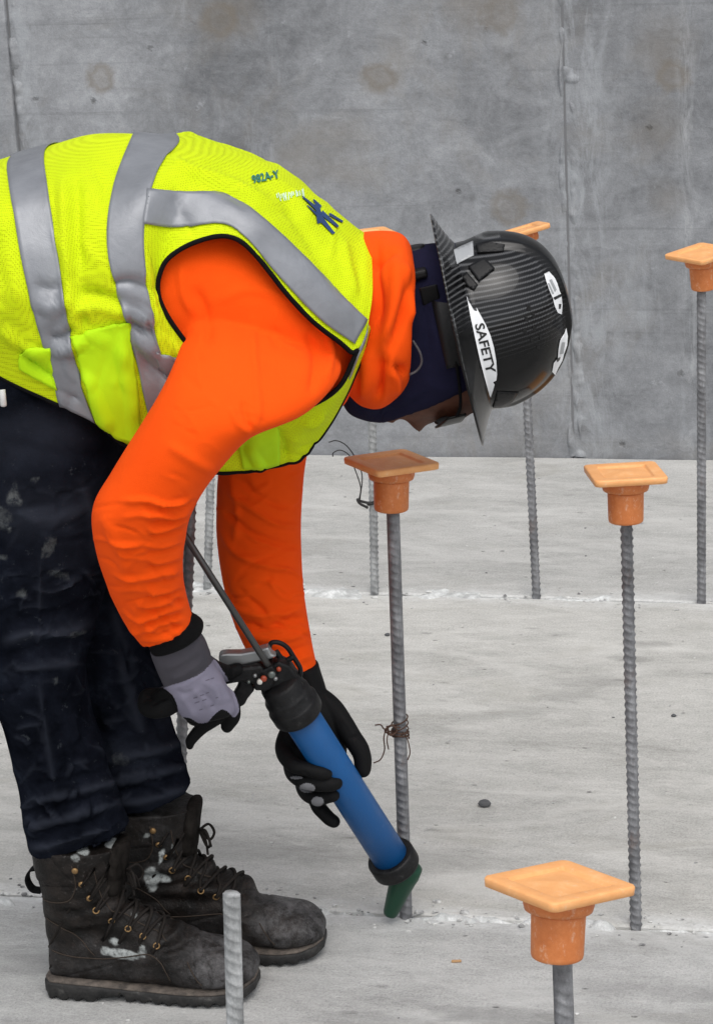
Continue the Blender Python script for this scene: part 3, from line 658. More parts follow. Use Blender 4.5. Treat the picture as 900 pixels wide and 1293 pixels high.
# ---------------- vest
RINGS = [  # back line, back side, side (upper / lower when an armhole parts them), front side, edge: photo pixel and distance from the middle plane
    ((-150, 275, 0), (-148, 305, .15), (-120, 355, .20), None, (-96, 396, .195), (-72, 432, .17)),
    ((-60, 228, 0), (-58, 275, .15), (-40, 360, .205), None, (-18, 420, .20), (2, 477, .18)),
    ((13, 203, 0), (15, 252, .152), (32, 350, .21), None, (55, 435, .208), (76, 511, .19)),
    ((59, 190, 0), (62, 245, .152), (82, 365, .21), None, (96, 455, .208), (121, 533, .188)),
    ((112, 175, 0), (106, 236, .152), (116, 350, .21), None, (134, 455, .208), (156, 561, .18)),
    ((168, 172, 0), (143, 240, .150), (137, 320, .208), None, (163, 420, .208), (200, 580, .165)),
    ((226, 181, 0), (198, 222, .140), (181, 305, .20), None, (203, 445, .205), (248, 592, .15)),
    ((266, 188, 0), (232, 225, .132), (198, 362, .195), None, (224, 455, .20), (276, 597, .14)),
    ((285, 192, 0), (250, 230, .129), (203, 338, .194), (207, 392, .197), (240, 480, .197), (294, 597, .133)),
    ((305, 197, 0), (275, 240, .134), (225, 315, .19), (238, 437, .20), (268, 510, .19), (314, 595, .125)),
    ((340, 211, 0), (306, 250, .138), (270, 298, .185), (285, 492, .19), (306, 545, .18), (338, 590, .12)),
    ((378, 234, 0), (345, 276, .145), (308, 304, .185), (325, 520, .185), (338, 552, .17), (362, 585, .118)),
    ((410, 258, 0), (380, 315, .150), (350, 357, .19), (362, 522, .178), (370, 548, .16), (384, 577, .115)),
    ((436, 279, 0), (413, 345, .150), (396, 408, .185), (404, 507, .172), (408, 520, .155), (415, 537, .112)),
    ((450, 290, 0), (438, 366, .142), (432, 434, .172), (432, 486, .165), (434, 492, .15), (437, 497, .110)),
    ((456, 294, 0), (448, 372, .136), (444, 447, .166), (445, 456, .164), (446, 464, .145), (449, 470, .110)),
    ((462, 298, 0), (460, 370, .126), (454, 438, .158), None, (456, 442, .14), (459, 446, .109)),
    ((467, 302, 0), (470, 365, .110), (465, 408, .145), None, (466, 412, .13), (467, 416, .108))]
def c3(q): return U(q[0], q[1], q[2])
NVH = 34
def half_curves():
    up, lo = [], []
    for A, Q, M, ML, Q3, B in RINGS:
        a, q, m_, q3, b_ = c3(A), c3(Q), c3(M), c3(Q3), c3(B)
        ph = mirror(q)
        if ML is None:
            c = catmull([ph, a, q, m_, q3, b_], 5*60+1); n = 60
            u_ = c[n:3*n+1]; l_ = c[3*n:]
        else:
            c = catmull([ph, a, q, m_], 3*60+1); u_ = c[60:]
            c = catmull([c3(ML), q3, b_], 2*60+1); l_ = c
        idx = np.linspace(0, 120, NVH).round().astype(int); up.append(u_[idx]); lo.append(l_[idx])
    return np.array(up), np.array(lo)
up, lo = half_curves(); NU = 17*11+1
def along(arr): return np.stack([catmull(arr[:, j], NU) for j in range(arr.shape[1])], 1)
UP, LO = along(up), along(lo)
vfold = [([(80, 215), (82, 280), (86, 350), (92, 410)], 9, .006), ([(98, 215), (98, 280), (102, 350)], 10, -.005), ([(96, 370), (130, 372), (158, 382)], 8, -.005), ([(90, 395), (125, 388), (160, 398)], 7, .005),
         ([(140, 358), (165, 355), (190, 362)], 6, -.006), ([(150, 385), (168, 398), (195, 404)], 6, .006), ([(160, 404), (180, 416), (200, 420)], 5, -.006), ([(170, 425), (190, 440), (205, 445)], 6, .005), ([(175, 452), (200, 470), (225, 478)], 6, -.005),
         ([(45, 360), (65, 365), (85, 360)], 7, -.004), ([(50, 385), (70, 388), (92, 378)], 7, .004), ([(60, 425), (80, 425), (95, 412)], 6, -.005), ([(66, 445), (90, 440), (110, 425)], 7, .005),
         ([(0, 260), (12, 330), (30, 400)], 14, .005), ([(205, 195), (240, 215), (290, 232), (350, 262)], 7, .005), ([(225, 212), (270, 236), (320, 262)], 8, -.004), ([(350, 240), (390, 300), (440, 390)], 10, -.004), ([(330, 225), (360, 238), (400, 285)], 9, .004),
         ([(430, 300), (438, 340), (450, 380)], 8, .004), ([(315, 560), (325, 580), (330, 595)], 6, .004), ([(350, 540), (360, 560), (358, 580)], 7, -.004), ([(380, 530), (395, 535), (410, 520)], 6, .004), ([(105, 470), (120, 500), (140, 545)], 9, .005), ([(150, 430), (160, 480), (172, 530)], 9, .004), ([(20, 430), (40, 455), (70, 480)], 7, -.005), ([(0, 410), (30, 440), (60, 445)], 8, .005)]
vfold = [(p, w*.8, a*1.5) for p, w, a in vfold]
vfold += creases([(135, 340, 230, 520, 18, .35, .4, 38, .0030, 3.4), (40, 340, 120, 520, 16, .2, .5, 36, .0028, 3.6), (90, 400, 170, 550, 14, 1.1, .5, 45, .0026, 4), (0, 230, 140, 400, 10, 1.4, .4, 70, .0030, 6), (220, 200, 450, 400, 14, .75, .3, 60, .0026, 5), (290, 530, 430, 595, 12, .3, .8, 35, .0028, 4)], 13)
def grid_vest(A):
    v = A.reshape(-1, 3); return v, grid_faces(A.shape[0], A.shape[1])
vv, vf = join([grid_vest(UP), grid_vest(LO)])
vn = normals(vv, vf)
vv = folds(vv, vf, vfold) if ((vn*(CAM-vv)).sum(1) > 0).mean() > .5 else folds(vv, [q[::-1] for q in vf], vfold)
ns = SN(17, 21, 3)
K_ = NU*NVH; edge_w = np.clip(np.minimum(np.arange(NVH), 6)/6., 0, 1)
vv = vv + NN*(.0035*ns(vv)*np.concatenate([np.tile(edge_w, NU), np.ones(K_)]))[:, None]
K = NU*NVH
UPg, LOg = vv[:K].reshape(NU, NVH, 3), vv[K:].reshape(NU, NVH, 3)
def weld(v, f, m, name, parent, t, d=.0004):
    o = mk(name, v, f, m, parent); bm = bmesh.new(); bm.from_mesh(o.data); bmesh.ops.remove_doubles(bm, verts=bm.verts, dist=d); bmesh.ops.recalc_face_normals(bm, faces=bm.faces); bm.to_mesh(o.data); bm.free()
    for p in o.data.polygons: p.use_smooth = True
    if t: solid(o, t, 0)
    return o
fv, ff = join([(vv, vf), (mirror(vv), [q[::-1] for q in vf])])
vest = weld(fv, ff, M_vest, 'vest', person, .0022)
vtree = bvh(vv, vf)
# bands of reflective tape (the two round the body follow rings 2-3 and 5-6)
def ring_band(i0, i1, name='reflective_band'):
    a, b_ = i0*11, i1*11
    g = np.concatenate([UPg[a:b_+1], LOg[a:b_+1, 1:]], 1); s_ = g.shape
    v = g.reshape(-1, 3); f = grid_faces(s_[0], s_[1]); n = normals(v, f)
    if (n*(CAM-v)).sum(1).mean() < 0: n = -n
    v = v+n*.0032
    weld(*join([(v, f), (mirror(v), [q[::-1] for q in f])]), M_tape, name, vest, .0012)
    # stitched lime edging on both sides of the tape
ring_band(2, 3); ring_band(5, 6)
def sheet(top, bot, n, m, off, mt, name, both=True, th=.0012):
    v, f = patch(vtree, top, bot, n, m, off)
    if both: weld(mirror(v), [q[::-1] for q in f], mt, name, vest, th)
    return weld(v, f, mt, name, vest, th)
sheet([(186, 240), (235, 243), (288, 248), (330, 276), (380, 322), (428, 372), (462, 404)], [(180, 283), (225, 288), (280, 284), (310, 302), (350, 348), (402, 402), (446, 434)], 70, 12, .0034, M_tape, 'reflective_band')
sheet([(464, 408), (458, 432), (449, 452), (441, 473)], [(460, 426), (452, 440), (446, 455), (438, 478)], 20, 4, .0030, M_tape, 'reflective_band')
sheet([(196, 446), (210, 447), (225, 450), (250, 454)], [(207, 478), (216, 482), (228, 484), (252, 488)], 16, 8, .0036, M_tape, 'reflective_band')
# solid pockets
sheet([(91, 425), (115, 417), (140, 409), (163, 405)], [(124, 532), (137, 543), (150, 554), (178, 560)], 24, 34, .0042, M_lime_solid, 'pocket', th=.002)
sheet([(24, 446), (40, 440), (64, 438)], [(26, 464), (48, 478), (73, 492)], 16, 12, .0040, M_lime_solid, 'pocket', th=.002)
sheet([(300, 548), (325, 540), (350, 535)], [(306, 590), (330, 590), (352, 584)], 16, 14, .0036, M_lime_solid, 'pocket', th=.002)
# binding along the armhole and the free edge
def binding(P, r=.0032, seed=1):
    P = np.asarray(P); return tube(P, r, 8)
arm = np.concatenate([UPg[77:177, -1], LOg[175:77:-1, 0]]); ak = np.concatenate([arm[-12:], arm, arm[:12]]); arm = np.stack([np.convolve(ak[:, j], np.ones(13)/13, 'same') for j in range(3)], 1)[12:-12]; arm = np.concatenate([arm, arm[:2]])
for q in (arm, mirror(arm)): mk('binding', *binding(q), M_black, vest)
edge = np.concatenate([LOg[:, -1], UPg[-1, ::-1], ])
for q in (LOg[:, -1], mirror(LOg[:, -1])): mk('binding', *binding(q, .0030), M_black, vest)
# printing on the back
M_print = mat('print_navy', (.012, .045, .14), .7); M_print_g = mat('print_teal', (.02, .16, .12), .7); M_print_w = mat('print_white', (.62, .80, .62), .7)
def stroke(x0, y0, x1, y1, w0, w1, m):
    d = np.array([x1-x0, y1-y0], float); d /= np.linalg.norm(d); n = np.array([-d[1], d[0]]); a, c = np.array([x0, y0]), np.array([x1, y1])
    v, f = polypatch(vtree, [tuple(a+n*w0/2), tuple(c+n*w1/2), tuple(c-n*w1/2), tuple(a-n*w0/2)], .0030, 3.0); mk('print', v, f, m, vest)
for q in ((380, 250, 398, 265, 1.5, 4.5), (386, 261, 401, 275, 1.2, 3.5), (394, 254, 403, 264, 2, 5), (398, 258, 403, 283, 5, 9), (400, 274, 420, 297, 7, 3.5), (404, 270, 425, 288, 6, 3), (414, 272, 431, 282, 3.5, 2.5)): stroke(*q, M_print)
v, f = text_on(vtree, '982A-Y', 334, 226, 15*.72, -15*.16, -3.0, -13.5, .0030, .03); mk('print', v, f, M_print_g, vest)
for i in range(15):
    x = 348+i*2.4; y = 249-i*.35; stroke(x+random.uniform(-1, 1), y+random.uniform(-4, -1), x+1+random.uniform(-1, 1.5), y+random.uniform(2, 8), 1.3, 1.0, M_print_w)
# white-tipped cord hanging at the waist
cordp = [U(3, 492, .2), U(4, 502, .202), U(5, 512, .2)]
mk('cord', *tube(catmull(cordp, 10), .0042, 8), mat('cord_white', (.6, .6, .58), .6), vest)

# ---------------- trousers
tf = []
for y, am in ((1062, .006), (1046, -.006), (1032, .006), (1016, -.005), (1002, .005), (985, -.004)):
    tf.append(([(30, y+10), (70, y+4), (115, y-8), (160, y-20)], 7, am))
    tf.append(([(140, y-45), (185, y-52), (240, y-68)], 7, am))
tf += [([(0, 812), (40, 800), (85, 800), (118, 782)], 9, .007), ([(0, 832), (45, 822), (90, 815), (120, 800)], 8, -.006), ([(0, 790), (50, 780), (100, 770), (128, 745)], 9, -.005), ([(5, 850), (55, 842), (105, 838)], 9, .005),
       ([(48, 850), (55, 900), (62, 950), (72, 1010)], 5, .0035), ([(52, 700), (50, 780), (48, 840)], 5, .003), ([(0, 560), (40, 570), (90, 575), (140, 570)], 14, -.004), ([(10, 640), (60, 655), (120, 640)], 14, .004), ([(100, 600), (120, 660), (122, 720)], 10, .004),
       ([(115, 840), (122, 900), (140, 960)], 8, -.004), ([(150, 820), (165, 880), (185, 940)], 10, .005), ([(180, 830), (192, 890), (210, 940)], 8, -.005), ([(140, 760), (150, 800), (170, 850)], 9, .004)]
tf = [(p, w*.75, a*.85) for p, w, a in tf]
tf += creases([(0, 500, 150, 700, 24, .3, .8, 60, .0018, 2.6), (0, 720, 125, 880, 46, .0, .75, 48, .0026, 2.3), (20, 880, 150, 1060, 60, .2, .95, 36, .0028, 2.2), (120, 780, 215, 1000, 46, .5, .9, 38, .0026, 2.2), (20, 1010, 165, 1070, 24, -.2, .5, 40, .0034, 2.4), (110, 950, 240, 1010, 20, -.2, .5, 38, .003, 2.2)], 9)
LN2 = limb(LEG_N, 120, 56, 2.2); LF2 = limb(LEG_F, 110, 48, 2.2)
tr = remesh([LN2, LF2, limb(PELV, 40, 48, 2.3)], .0036, 8, .5)
V = folds(tr[0], tr[1], tf); ridge = np.clip(folds.last/.0045, 0, 1); zz = V[:, 2]
bunch = np.clip((.36-zz)/.14, 0, 1)
V = V+normals(V, tr[1])*((.005+.010*bunch)*(.4-np.abs(SN(15, 5, 3)(V*np.array([1, 1, 1.9]))))*.8+.0022*SN(34, 6, 2)(V))[:, None]
trous = mk('trousers', V, tr[1], M_jean, person)
set_attr(trous, 'stain', blobs(V, tr[1], [(18, 632, 12, 9, .3, .8), (6, 655, 14, 16, 0, .45), (60, 694, 7, 12, .3, .5), (12, 668, 4, 4, 0, .9), (28, 750, 5, 4, 0, .5), (4, 704, 5, 3, 0, .6), (75, 725, 9, 3, .3, .4), (100, 800, 12, 3, -.3, .4), (45, 605, 4, 3, 0, .5), (18, 620, 3, 8, .2, .7), (152, 960, 12, 8, .4, .35), (70, 860, 3, 5, 0, .4)], 5))
set_attr(trous, 'wear', np.clip(ridge*.8+np.clip(SN(14, 9, 3)(V)*1.4-.3, 0, 1)*.5, 0, 1))

# ---------------- boots (built around their own heel, then set down)
def boot(heel, yaw, side, label, dust_seed):
    # local: x heel -> toe, y across (positive = outer side of this foot for side=+1), z up
    c, s = math.cos(yaw), math.sin(yaw); Xw = RR*c-NN*s*-1*0 + NN*(-s); Yw = np.cross(ZZ, Xw)
    def T(v): v = np.asarray(v, float); return heel + v[..., :1]*Xw + v[..., 1:2]*Yw*side + v[..., 2:3]*ZZ
    th = np.linspace(0, 2*np.pi, 40, endpoint=False); ct, st_ = np.cos(th), np.sin(th)
    def se(a, e): return np.sign(a)*np.abs(a)**(2/e)
    def asym(x): return .010*math.sin(max(0, (x-.10))/.2*math.pi*.5) if x > .1 else 0   # toe swings inwards
    foot = [(.010, .025, .085, .024), (.022, .023, .10, .033), (.05, .022, .122, .038), (.09, .020, .14, .038), (.13, .019, .138, .039), (.16, .017, .120, .042), (.19, .017, .100, .047), (.22, .0175, .083, .051), (.25, .0185, .0745, .052), (.275, .021, .070, .047), (.291, .024, .061, .036), (.300, .030, .050, .020)]
    fs = catmull(np.array(foot), 60); rings = []
    for x, zb, zt, hw in fs:
        cz, hz = (zb+zt)/2, (zt-zb)/2
        y = se(ct, 2.5)*hw; z = cz+se(st_, 2.3)*hz; y = y*(1-.20*np.clip((z-cz)/hz, 0, 1)) - asym(x)
        rings.append(np.stack([np.full(40, x), y, z], 1))
    footm = loft_rings(rings)
    shaft = [(.05, .010, .115, .033), (.09, .007, .128, .036), (.12, .007, .128, .039), (.15, .005, .122, .043), (.18, .001, .123, .047), (.205, -.002, .126, .050), (.228, -.003, .129, .051)]
    ss = catmull(np.array(shaft), 40)
    sm = loft_rings([np.stack([(xb+xf)/2+se(ct, 2.2)*(xf-xb)/2, se(st_, 2.2)*hw, np.full(40, z)], 1) for z, xb, xf, hw in ss])
    lv, lf = remesh([footm, sm], .0024, 8, .5)
    # wrinkles over the ankle and vamp
    n = normals(lv, lf); flex = np.exp(-((lv[:, 2]-.125)/.03)**2)*np.clip((lv[:, 0]-.02)/.05, 0, 1)+.8*np.exp(-((lv[:, 0]-.195)/.022)**2)*np.clip((lv[:, 2]-.05)/.03, 0, 1)
    ph = SN(30, dust_seed, 2)(lv); lv = lv+n*((.0016+.0022*flex)*(SN(95, dust_seed+1, 2)(lv*np.array([.7, .5, 1.5]))*1.6))[:, None]*1.5*(.2+flex)[:, None]+n*(.0014*SN(60, dust_seed+3, 3)(lv))[:, None]
    # stitched panel edges: toe cap, quarter line, collar line
    ry = np.abs(lv[:, 1])
    def seam(d, w, a): return a*np.exp(-(d/w)**2)
    q1 = lv[:, 2]-(.052+.35*np.clip(lv[:, 0]-.09, -.1, .1)); q1 = np.where(lv[:, 0] < .185, q1, 1)
    cap_ = lv[:, 0]-(.232-.25*np.clip(lv[:, 2]-.03, 0, .06)); col_ = lv[:, 2]-(.182-.10*np.clip(.06-lv[:, 0], -.05, .06))
    fac = lv[:, 0]-(.112+.9*np.clip(.14-lv[:, 2], -.1, .09))
    d = seam(q1, .0022, -.0016)*(lv[:, 2] < .12)+seam(cap_, .0022, -.0018)+seam(col_, .0022, -.0018)*(lv[:, 0] < .085)+seam(fac, .002, -.0014)*(lv[:, 2] > .08)*(ry > .012)
    d += .0014*(cap_ > 0)+.0016*(col_ > 0)*(lv[:, 0] < .085)
    lv = lv+normals(lv, lf)*d[:, None]
    wv = T(lv); wf = lf
    B = mk('boot', wv, wf, M_leather, person); B['label'] = label
    bm = bmesh.new(); bm.from_mesh(B.data); bmesh.ops.recalc_face_normals(bm, faces=bm.faces); bm.to_mesh(B.data); bm.free()
    dust = np.clip((lv[:, 0]-.19)/.05, 0, 1)*.75+np.clip((.07-lv[:, 2])/.05, 0, 1)*.25+.18*np.clip(SN(24, dust_seed+9, 3)(lv)*3-.2, 0, 1)
    set_attr(B, 'dust', np.clip(dust, 0, 1))
    if side_marks.get(label): set_attr(B, 'stain', blobs(wv, [tuple(p.vertices) for p in B.data.polygons], side_marks[label], 6, facing=False))
    else: set_attr(B, 'stain', np.zeros(len(wv)))
    # sole with heel block, welt
    sol = [(.004, .002, .026, .024), (.013, .0, .026, .036), (.045, .0, .0255, .040), (.083, .0, .024, .040), (.089, .009, .023, .039), (.116, .008, .020, .038), (.124, .001, .019, .039), (.16, .0, .0185, .044), (.20, .0, .0185, .0515), (.24, .001, .0190, .0545), (.270, .004, .021, .0500), (.291, .010, .0245, .0365), (.302, .016, .027, .018)]
    def flat(st, zadd=(0, 0), dw=0.0, n=90):
        xs = np.interp(np.linspace(0, len(st)-1, n), np.arange(len(st)), [q[0] for q in st]); R_ = []
        for i, x in enumerate(xs):
            k = [np.interp(x, [q[0] for q in st], [q[j] for q in st]) for j in (1, 2, 3)]; zb, zt, hw = k[0]+zadd[0], k[1]+zadd[1], k[2]+dw
            lug = .0045*(math.sin(x*330) > .25)*(zb < .0085)
            prof = [(-hw*.9, zb+lug), (-hw, zb+.004+lug), (-hw, zt-.003), (-hw*.97, zt), (0, zt), (hw*.97, zt), (hw, zt-.003), (hw, zb+.004+lug), (hw*.9, zb+lug), (0, zb+lug)]
            R_.append([(x, y-asym(x), z) for y, z in prof])
        v, f = loft_rings(R_); return T(v), f
    mk('sole', *flat(sol), M_sole, B)
    wl_ = [(q[0]*.992+.0012, q[2]-.003, q[2]+.0042, q[3]-.0018) for q in sol]; mk('welt', *flat(wl_, n=70), M_welt, B)
    tree = BVHTree.FromPolygons([Vector(v) for v in lv], lf)
    def on(x, z, sg, off=0.0):
        p, nn, i, ds = tree.ray_cast(Vector((x, .2*sg, z)), Vector((0, -sg, 0)))
        if p is None: return None, None
        if nn.y*sg < 0: nn = -nn
        return np.array(p+nn*off), np.array(nn)
    studs = [(.072, .208), (.078, .186), (.086, .163)]; eyes = [(.093, .143), (.112, .126), (.133, .112), (.153, .101), (.172, .088)]
    row = {1: [], -1: []}
    for sg in (1, -1):
        for k, (x, z) in enumerate(studs+eyes):
            p, nn = on(x, z, sg, .0006)
            if p is None: continue
            pw, nw = T(p), (T(p+nn)-T(p)); row[sg].append(pw+nw*.004)
            if k < 3: mk('lace_stud', *revolve([(.0045, -.001), (.0047, .0006), (.0036, .0022), (.0015, .0028)], pw, nw, ZZ, 14), M_brass, B)
            else:
                a = np.linspace(0, 2*np.pi, 15); X = np.cross(nw, ZZ); X /= np.linalg.norm(X); Yq = np.cross(nw, X)
                mk('eyelet', *tube([pw+nw*.0006+.0040*(math.cos(q)*X+math.sin(q)*Yq) for q in a], .0012, 6), M_brass, B)
    # double-stitched panel edges
    M_st = M_stitch
    for sg in (1, -1):
        for line, r_ in (([(.012, .074), (.05, .070), (.09, .068), (.125, .072), (.16, .076), (.178, .066), (.186, .050), (.190, .036)], .0009), ([(.215, .066), (.222, .055), (.230, .044), (.236, .036)], .0009),
                     ([(.004, .150), (.03, .152), (.055, .158), (.066, .172), (.070, .190), (.068, .215)], .0009), ([(.096, .205), (.098, .180), (.104, .155), (.116, .138), (.140, .124), (.165, .108), (.185, .092)], .0009), ([(.010, .120), (.035, .112), (.06, .098), (.085, .072)], .0008)):
            P_ = [on(x, z, sg, .0003)[0] for x, z in catmull(np.array(line), 26)]; P_ = [T(p) for p in P_ if p is not None]
            if len(P_) > 4: mk('stitching', *tube(P_, r_, 6), M_st, B)
    # laces crossing over the tongue
    lace = []
    m_ = min(len(row[1]), len(row[-1]))
    def top(a, b_, k):
        q = a+(b_-a)*k; return q
    for k in range(2, m_):
        for sg in (1, -1):
            a = row[sg][k]; e = row[-sg][k-1] if (k-1) >= 0 else row[-sg][k]
            fw = Xw*.55+ZZ*.83
            mid = (a+e)/2; P_ = []
            for q in np.linspace(0, 1, 14):
                p = a+(e-a)*q; pl = p+fw*.05
                loc = np.array([(pl-heel)@Xw, ((pl-heel)@Yw)*side, (pl-heel)@ZZ]); dl = np.array([-.55, 0, -.83])
                h, nn, i, ds = tree.ray_cast(Vector(loc), Vector(dl).normalized())
                P_.append(T(np.array(h))+fw*(.003+.001*sg) if h is not None else p)
            lace.append(tube(P_, .0025, 6))
    # bow hanging at the top
    top0 = T(np.array([.128, 0, .186])); 
    for sg in (1, -1):
        lace.append(tube(catmull([top0, top0+Xw*.012+Yw*.012*sg+ZZ*.004, top0+Xw*.018+Yw*.02*sg-ZZ*.012, top0+Xw*.012+Yw*.012*sg-ZZ*.02, top0], 24), .0020, 6))
        lace.append(tube(catmull([top0, top0+Xw*.010+Yw*.008*sg-ZZ*.012, top0+Xw*.013+Yw*.014*sg-ZZ*.032], 12), .0019, 6))
    mk('lace', *join(lace), M_lace, B)
    # tongue rising above the shaft, pull loop at the back
    tg = [(.16, .100, .124, .032), (.20, .106, .130, .034), (.222, .112, .134, .033), (.230, .116, .133, .026)]
    mk('tongue', *(lambda r: (T(r[0]), r[1]))(loft_rings([np.stack([(a+b_)/2+se(ct, 2.6)*(b_-a)/2, se(st_, 2.6)*hw, np.full(40, z)], 1) for z, a, b_, hw in catmull(np.array(tg), 16)])), M_leather_plain, B)
    lp = catmull([T(np.array(q)) for q in ((.004, 0, .186), (-.010, 0, .182), (-.016, 0, .168), (-.010, 0, .153), (.004, 0, .150))], 24)
    Tn = np.gradient(lp, axis=0); vv_ = []
    for p, t in zip(lp, Tn):
        t = t/np.linalg.norm(t); o_ = np.cross(Yw, t); vv_.append([p+Yw*.009+o_*.0011, p-Yw*.009+o_*.0011, p-Yw*.009-o_*.0011, p+Yw*.009-o_*.0011])
    mk('pull_loop', *loft_rings(vv_), M_black, B, False)
    return B
M_leather_plain = mat('boot_tongue', (.022, .018, .016), .85, spec=.05); b = NB(M_leather_plain); b.color(b.ramp(b.noise(b.obj(), 40, 5, .7), [(.35, (.004, .0035, .003)), (.65, (.022, .019, .017))])); b.bump(b.noise(b.obj(), 120, 4), .0012)
M_stitch = mat('boot_stitch', (.045, .035, .028), .9, spec=.1)
side_marks = {'dusty black boot with white paint splashes and pull loop': [(145, 1186, 9, 7, .4, .75), (155, 1204, 12, 5, .2, .75), (146, 1063, 9, 7, .5, .9), (96, 1085, 6, 5, 0, .45), (106, 1073, 9, 6, 1.2, .7), (180, 1200, 3, 6, 0, .5), (133, 1200, 4, 4, 0, .5), (170, 1156, 5, 3, .5, .4)],
              'far dusty black boot, scuffed at the toe': [(204, 1082, 4, 10, .2, .95), (190, 1110, 9, 13, .2, .8), (207, 1109, 8, 4, .3, .9), (186, 1054, 4, 4, 0, .6), (219, 1072, 2, 5, 0, .6)]}
def heel_at(px, py, dwN):
    p = G(px, py); return p-NN*dwN
boot(heel_at(61, 1250, .008), -.20, -1, 'dusty black boot with white paint splashes and pull loop', 3)
boot(heel_at(61, 1250, .008)+RR*.094-NN*.112, -.12, 1, 'far dusty black boot, scuffed at the toe', 8)

# ---------------- balaclava under the hat
BAL = [(426, 335, 430, 500, 0, .060), (438, 330, 441, 519, 0, .063), (458, 326, 460, 528, 0, .064), (480, 321, 481, 531, 0, .067), (505, 316, 511, 532, 0, .074), (530, 312, 541, 531, 0, .079), (560, 309, 579, 528, 0, .084), (590, 311, 607, 518, 0, .084)]
bs = catmull(np.array(BAL, float), 60); rows = []
for a in bs:
    A, B = U(a[0], a[1], 0), U(a[2], a[3], 0); C, E_ = (A+B)/2, (A-B)/2
    th = np.linspace(0, np.pi, 181); c_, s_ = np.sign(np.cos(th))*np.abs(np.cos(th))**.93, np.sin(th)**.93
    P = C+c_[:, None]*E_+s_[:, None]*NN*a[5]; px = proj(P)
    lim = np.interp(px[:, 0], [470, 478, 500, 545, 590], [999, 534, 528, 512, 491])
    bad = np.where((px[:, 1] > lim) & (th > 1.0))[0]; e = bad[0] if len(bad) else 180
    k = np.linspace(0, e, 44); rows.append(np.stack([np.interp(k, np.arange(181), P[:, j]) for j in range(3)], 1))
bv = np.array(rows).reshape(-1, 3); bf = grid_faces(60, 44)
bn = normals(bv, bf); bn = bn if (bn*(CAM-bv)).sum(1).mean() > 0 else -bn
bv = folds(bv, bf if (normals(bv, bf)*(CAM-bv)).sum(1).mean() > 0 else [q[::-1] for q in bf], [([(535, 480), (555, 490), (580, 488)], 5, .002), ([(530, 360), (538, 420), (534, 470)], 8, -.003), ([(545, 400), (560, 450), (575, 470)], 7, .003), ([(450, 515), (490, 512), (530, 495)], 6, .003), ([(470, 522), (510, 512), (545, 496)], 4, -.002)])
weld(*join([(bv, bf), (mirror(bv), [q[::-1] for q in bf])]), M_navy, 'balaclava', person, .003)
mk('drawcord', *tube(catmull([U(521, 430, .09), U(530, 445, .092), U(532, 458, .09), U(526, 468, .088), U(517, 473, .088)], 24), .0016, 8), mat('cord_grey', (.07, .065, .07), .6), hood)
# ---------------- safety glasses
M_lens = mat('dark_lens', (.008, .009, .0085), .35, spec=.12); gp = []
for q in np.linspace(-1, 1, 31):
    w = .070*q; x = 563+10*q*q; y = 534-26*abs(q)**1.8
    cdir = U(620, 400)-U(520, 424); cdir /= np.linalg.norm(cdir); c0 = U(x, y, 0)+NN*w
    hgt = .017*(1-.25*abs(q)**3)*(1-.35*math.exp(-(q/.12)**2)); gp.append([c0+cdir*(hgt*t) for t in np.linspace(-1, 1, 8)])
o = weld(np.array(gp).reshape(-1, 3), grid_faces(31, 8), M_lens, 'safety_glasses', person, .0022)
for sg in (1, -1):
    P_ = [U(573, 508, 0)+NN*.071*sg, U(577, 490, 0)+NN*.083*sg, U(574, 455, 0)+NN*.088*sg, U(568, 420, 0)+NN*.088*sg]
    mk('temple_arm', *tube(catmull(P_, 20), .0022, 8), M_black, o)

# ---------------- hard hat
HO = U(573, 418, 0); hc = U(573+145, 418-33, 0)-HO; hc /= np.linalg.norm(hc); hf_ = U(610, 568, 0)-U(537, 268, 0); hf_ -= hc*(hf_@hc); hf_ /= np.linalg.norm(hf_); hl = NN-hc*(NN@hc)-hf_*(NN@hf_); hl /= np.linalg.norm(hl)
M_carbon = mat('carbon_shell', (.012, .012, .013), .35, spec=.08, Coat_Weight=.5, Coat_Roughness=.05); b = NB(M_carbon); P = b.obj()
fx = b.math('ADD', b.attr('across'), b.math('MULTIPLY', b.noise(P, 14, 2), .004))
st1 = b.math('SINE', b.math('MULTIPLY', fx, 2*math.pi/.0066)); st2 = b.math('SINE', b.math('MULTIPLY', b.math('ADD', b.attr('along'), b.math('MULTIPLY', fx, .35)), 2*math.pi/.0030))
sv = b.math('SUBTRACT', b.math('MULTIPLY', b.math('ADD', b.math('ADD', st1, b.math('MULTIPLY', st2, .22)), 1.0), b.attr('weave')), 1.0)
b.color(b.ramp(b.math('MULTIPLY_ADD', sv, .5, .5), [(.35, (.002, .002, .0022)), (.75, (.028, .0285, .030)), (1.0, (.085, .086, .088))])); b.rough(b.ramp(b.math('MULTIPLY_ADD', sv, .5, .5), [(.3, .30), (.8, .16)]))
NPH = 144
def shell_pt(ph, t):
    # ph: 0 = front; t in [0,1] dome from the base to the crown
    cx, cy = math.cos(ph), math.sin(ph); n = 2.25 if cx > 0 else 2.25+.7*(-cx)
    ang = t*math.pi/2; rr = max(0, math.cos(ang))**(2/n); hh = max(0, math.sin(ang))**(2/n)
    x, y, z = .114*rr*cx, .102*rr*cy, .026+.124*hh
    k = 1-min(1, max(0, (abs(y)-.030)/.008)); k = k*k*(3-2*k)          # raised middle rib
    if t > .02:
        q = np.array([x/.114**2, y/.102**2, (z-.026)/.124**2]); q /= np.linalg.norm(q)+1e-9
        am = .0075*k*min(1, (t-.02)/.10)*(1.0 if cx < .55 else max(.35, 1-(cx-.55)*1.4)); x, y, z = x+q[0]*am, y+q[1]*am, z+q[2]*am
    return x, y, z
prof = []
loc = []
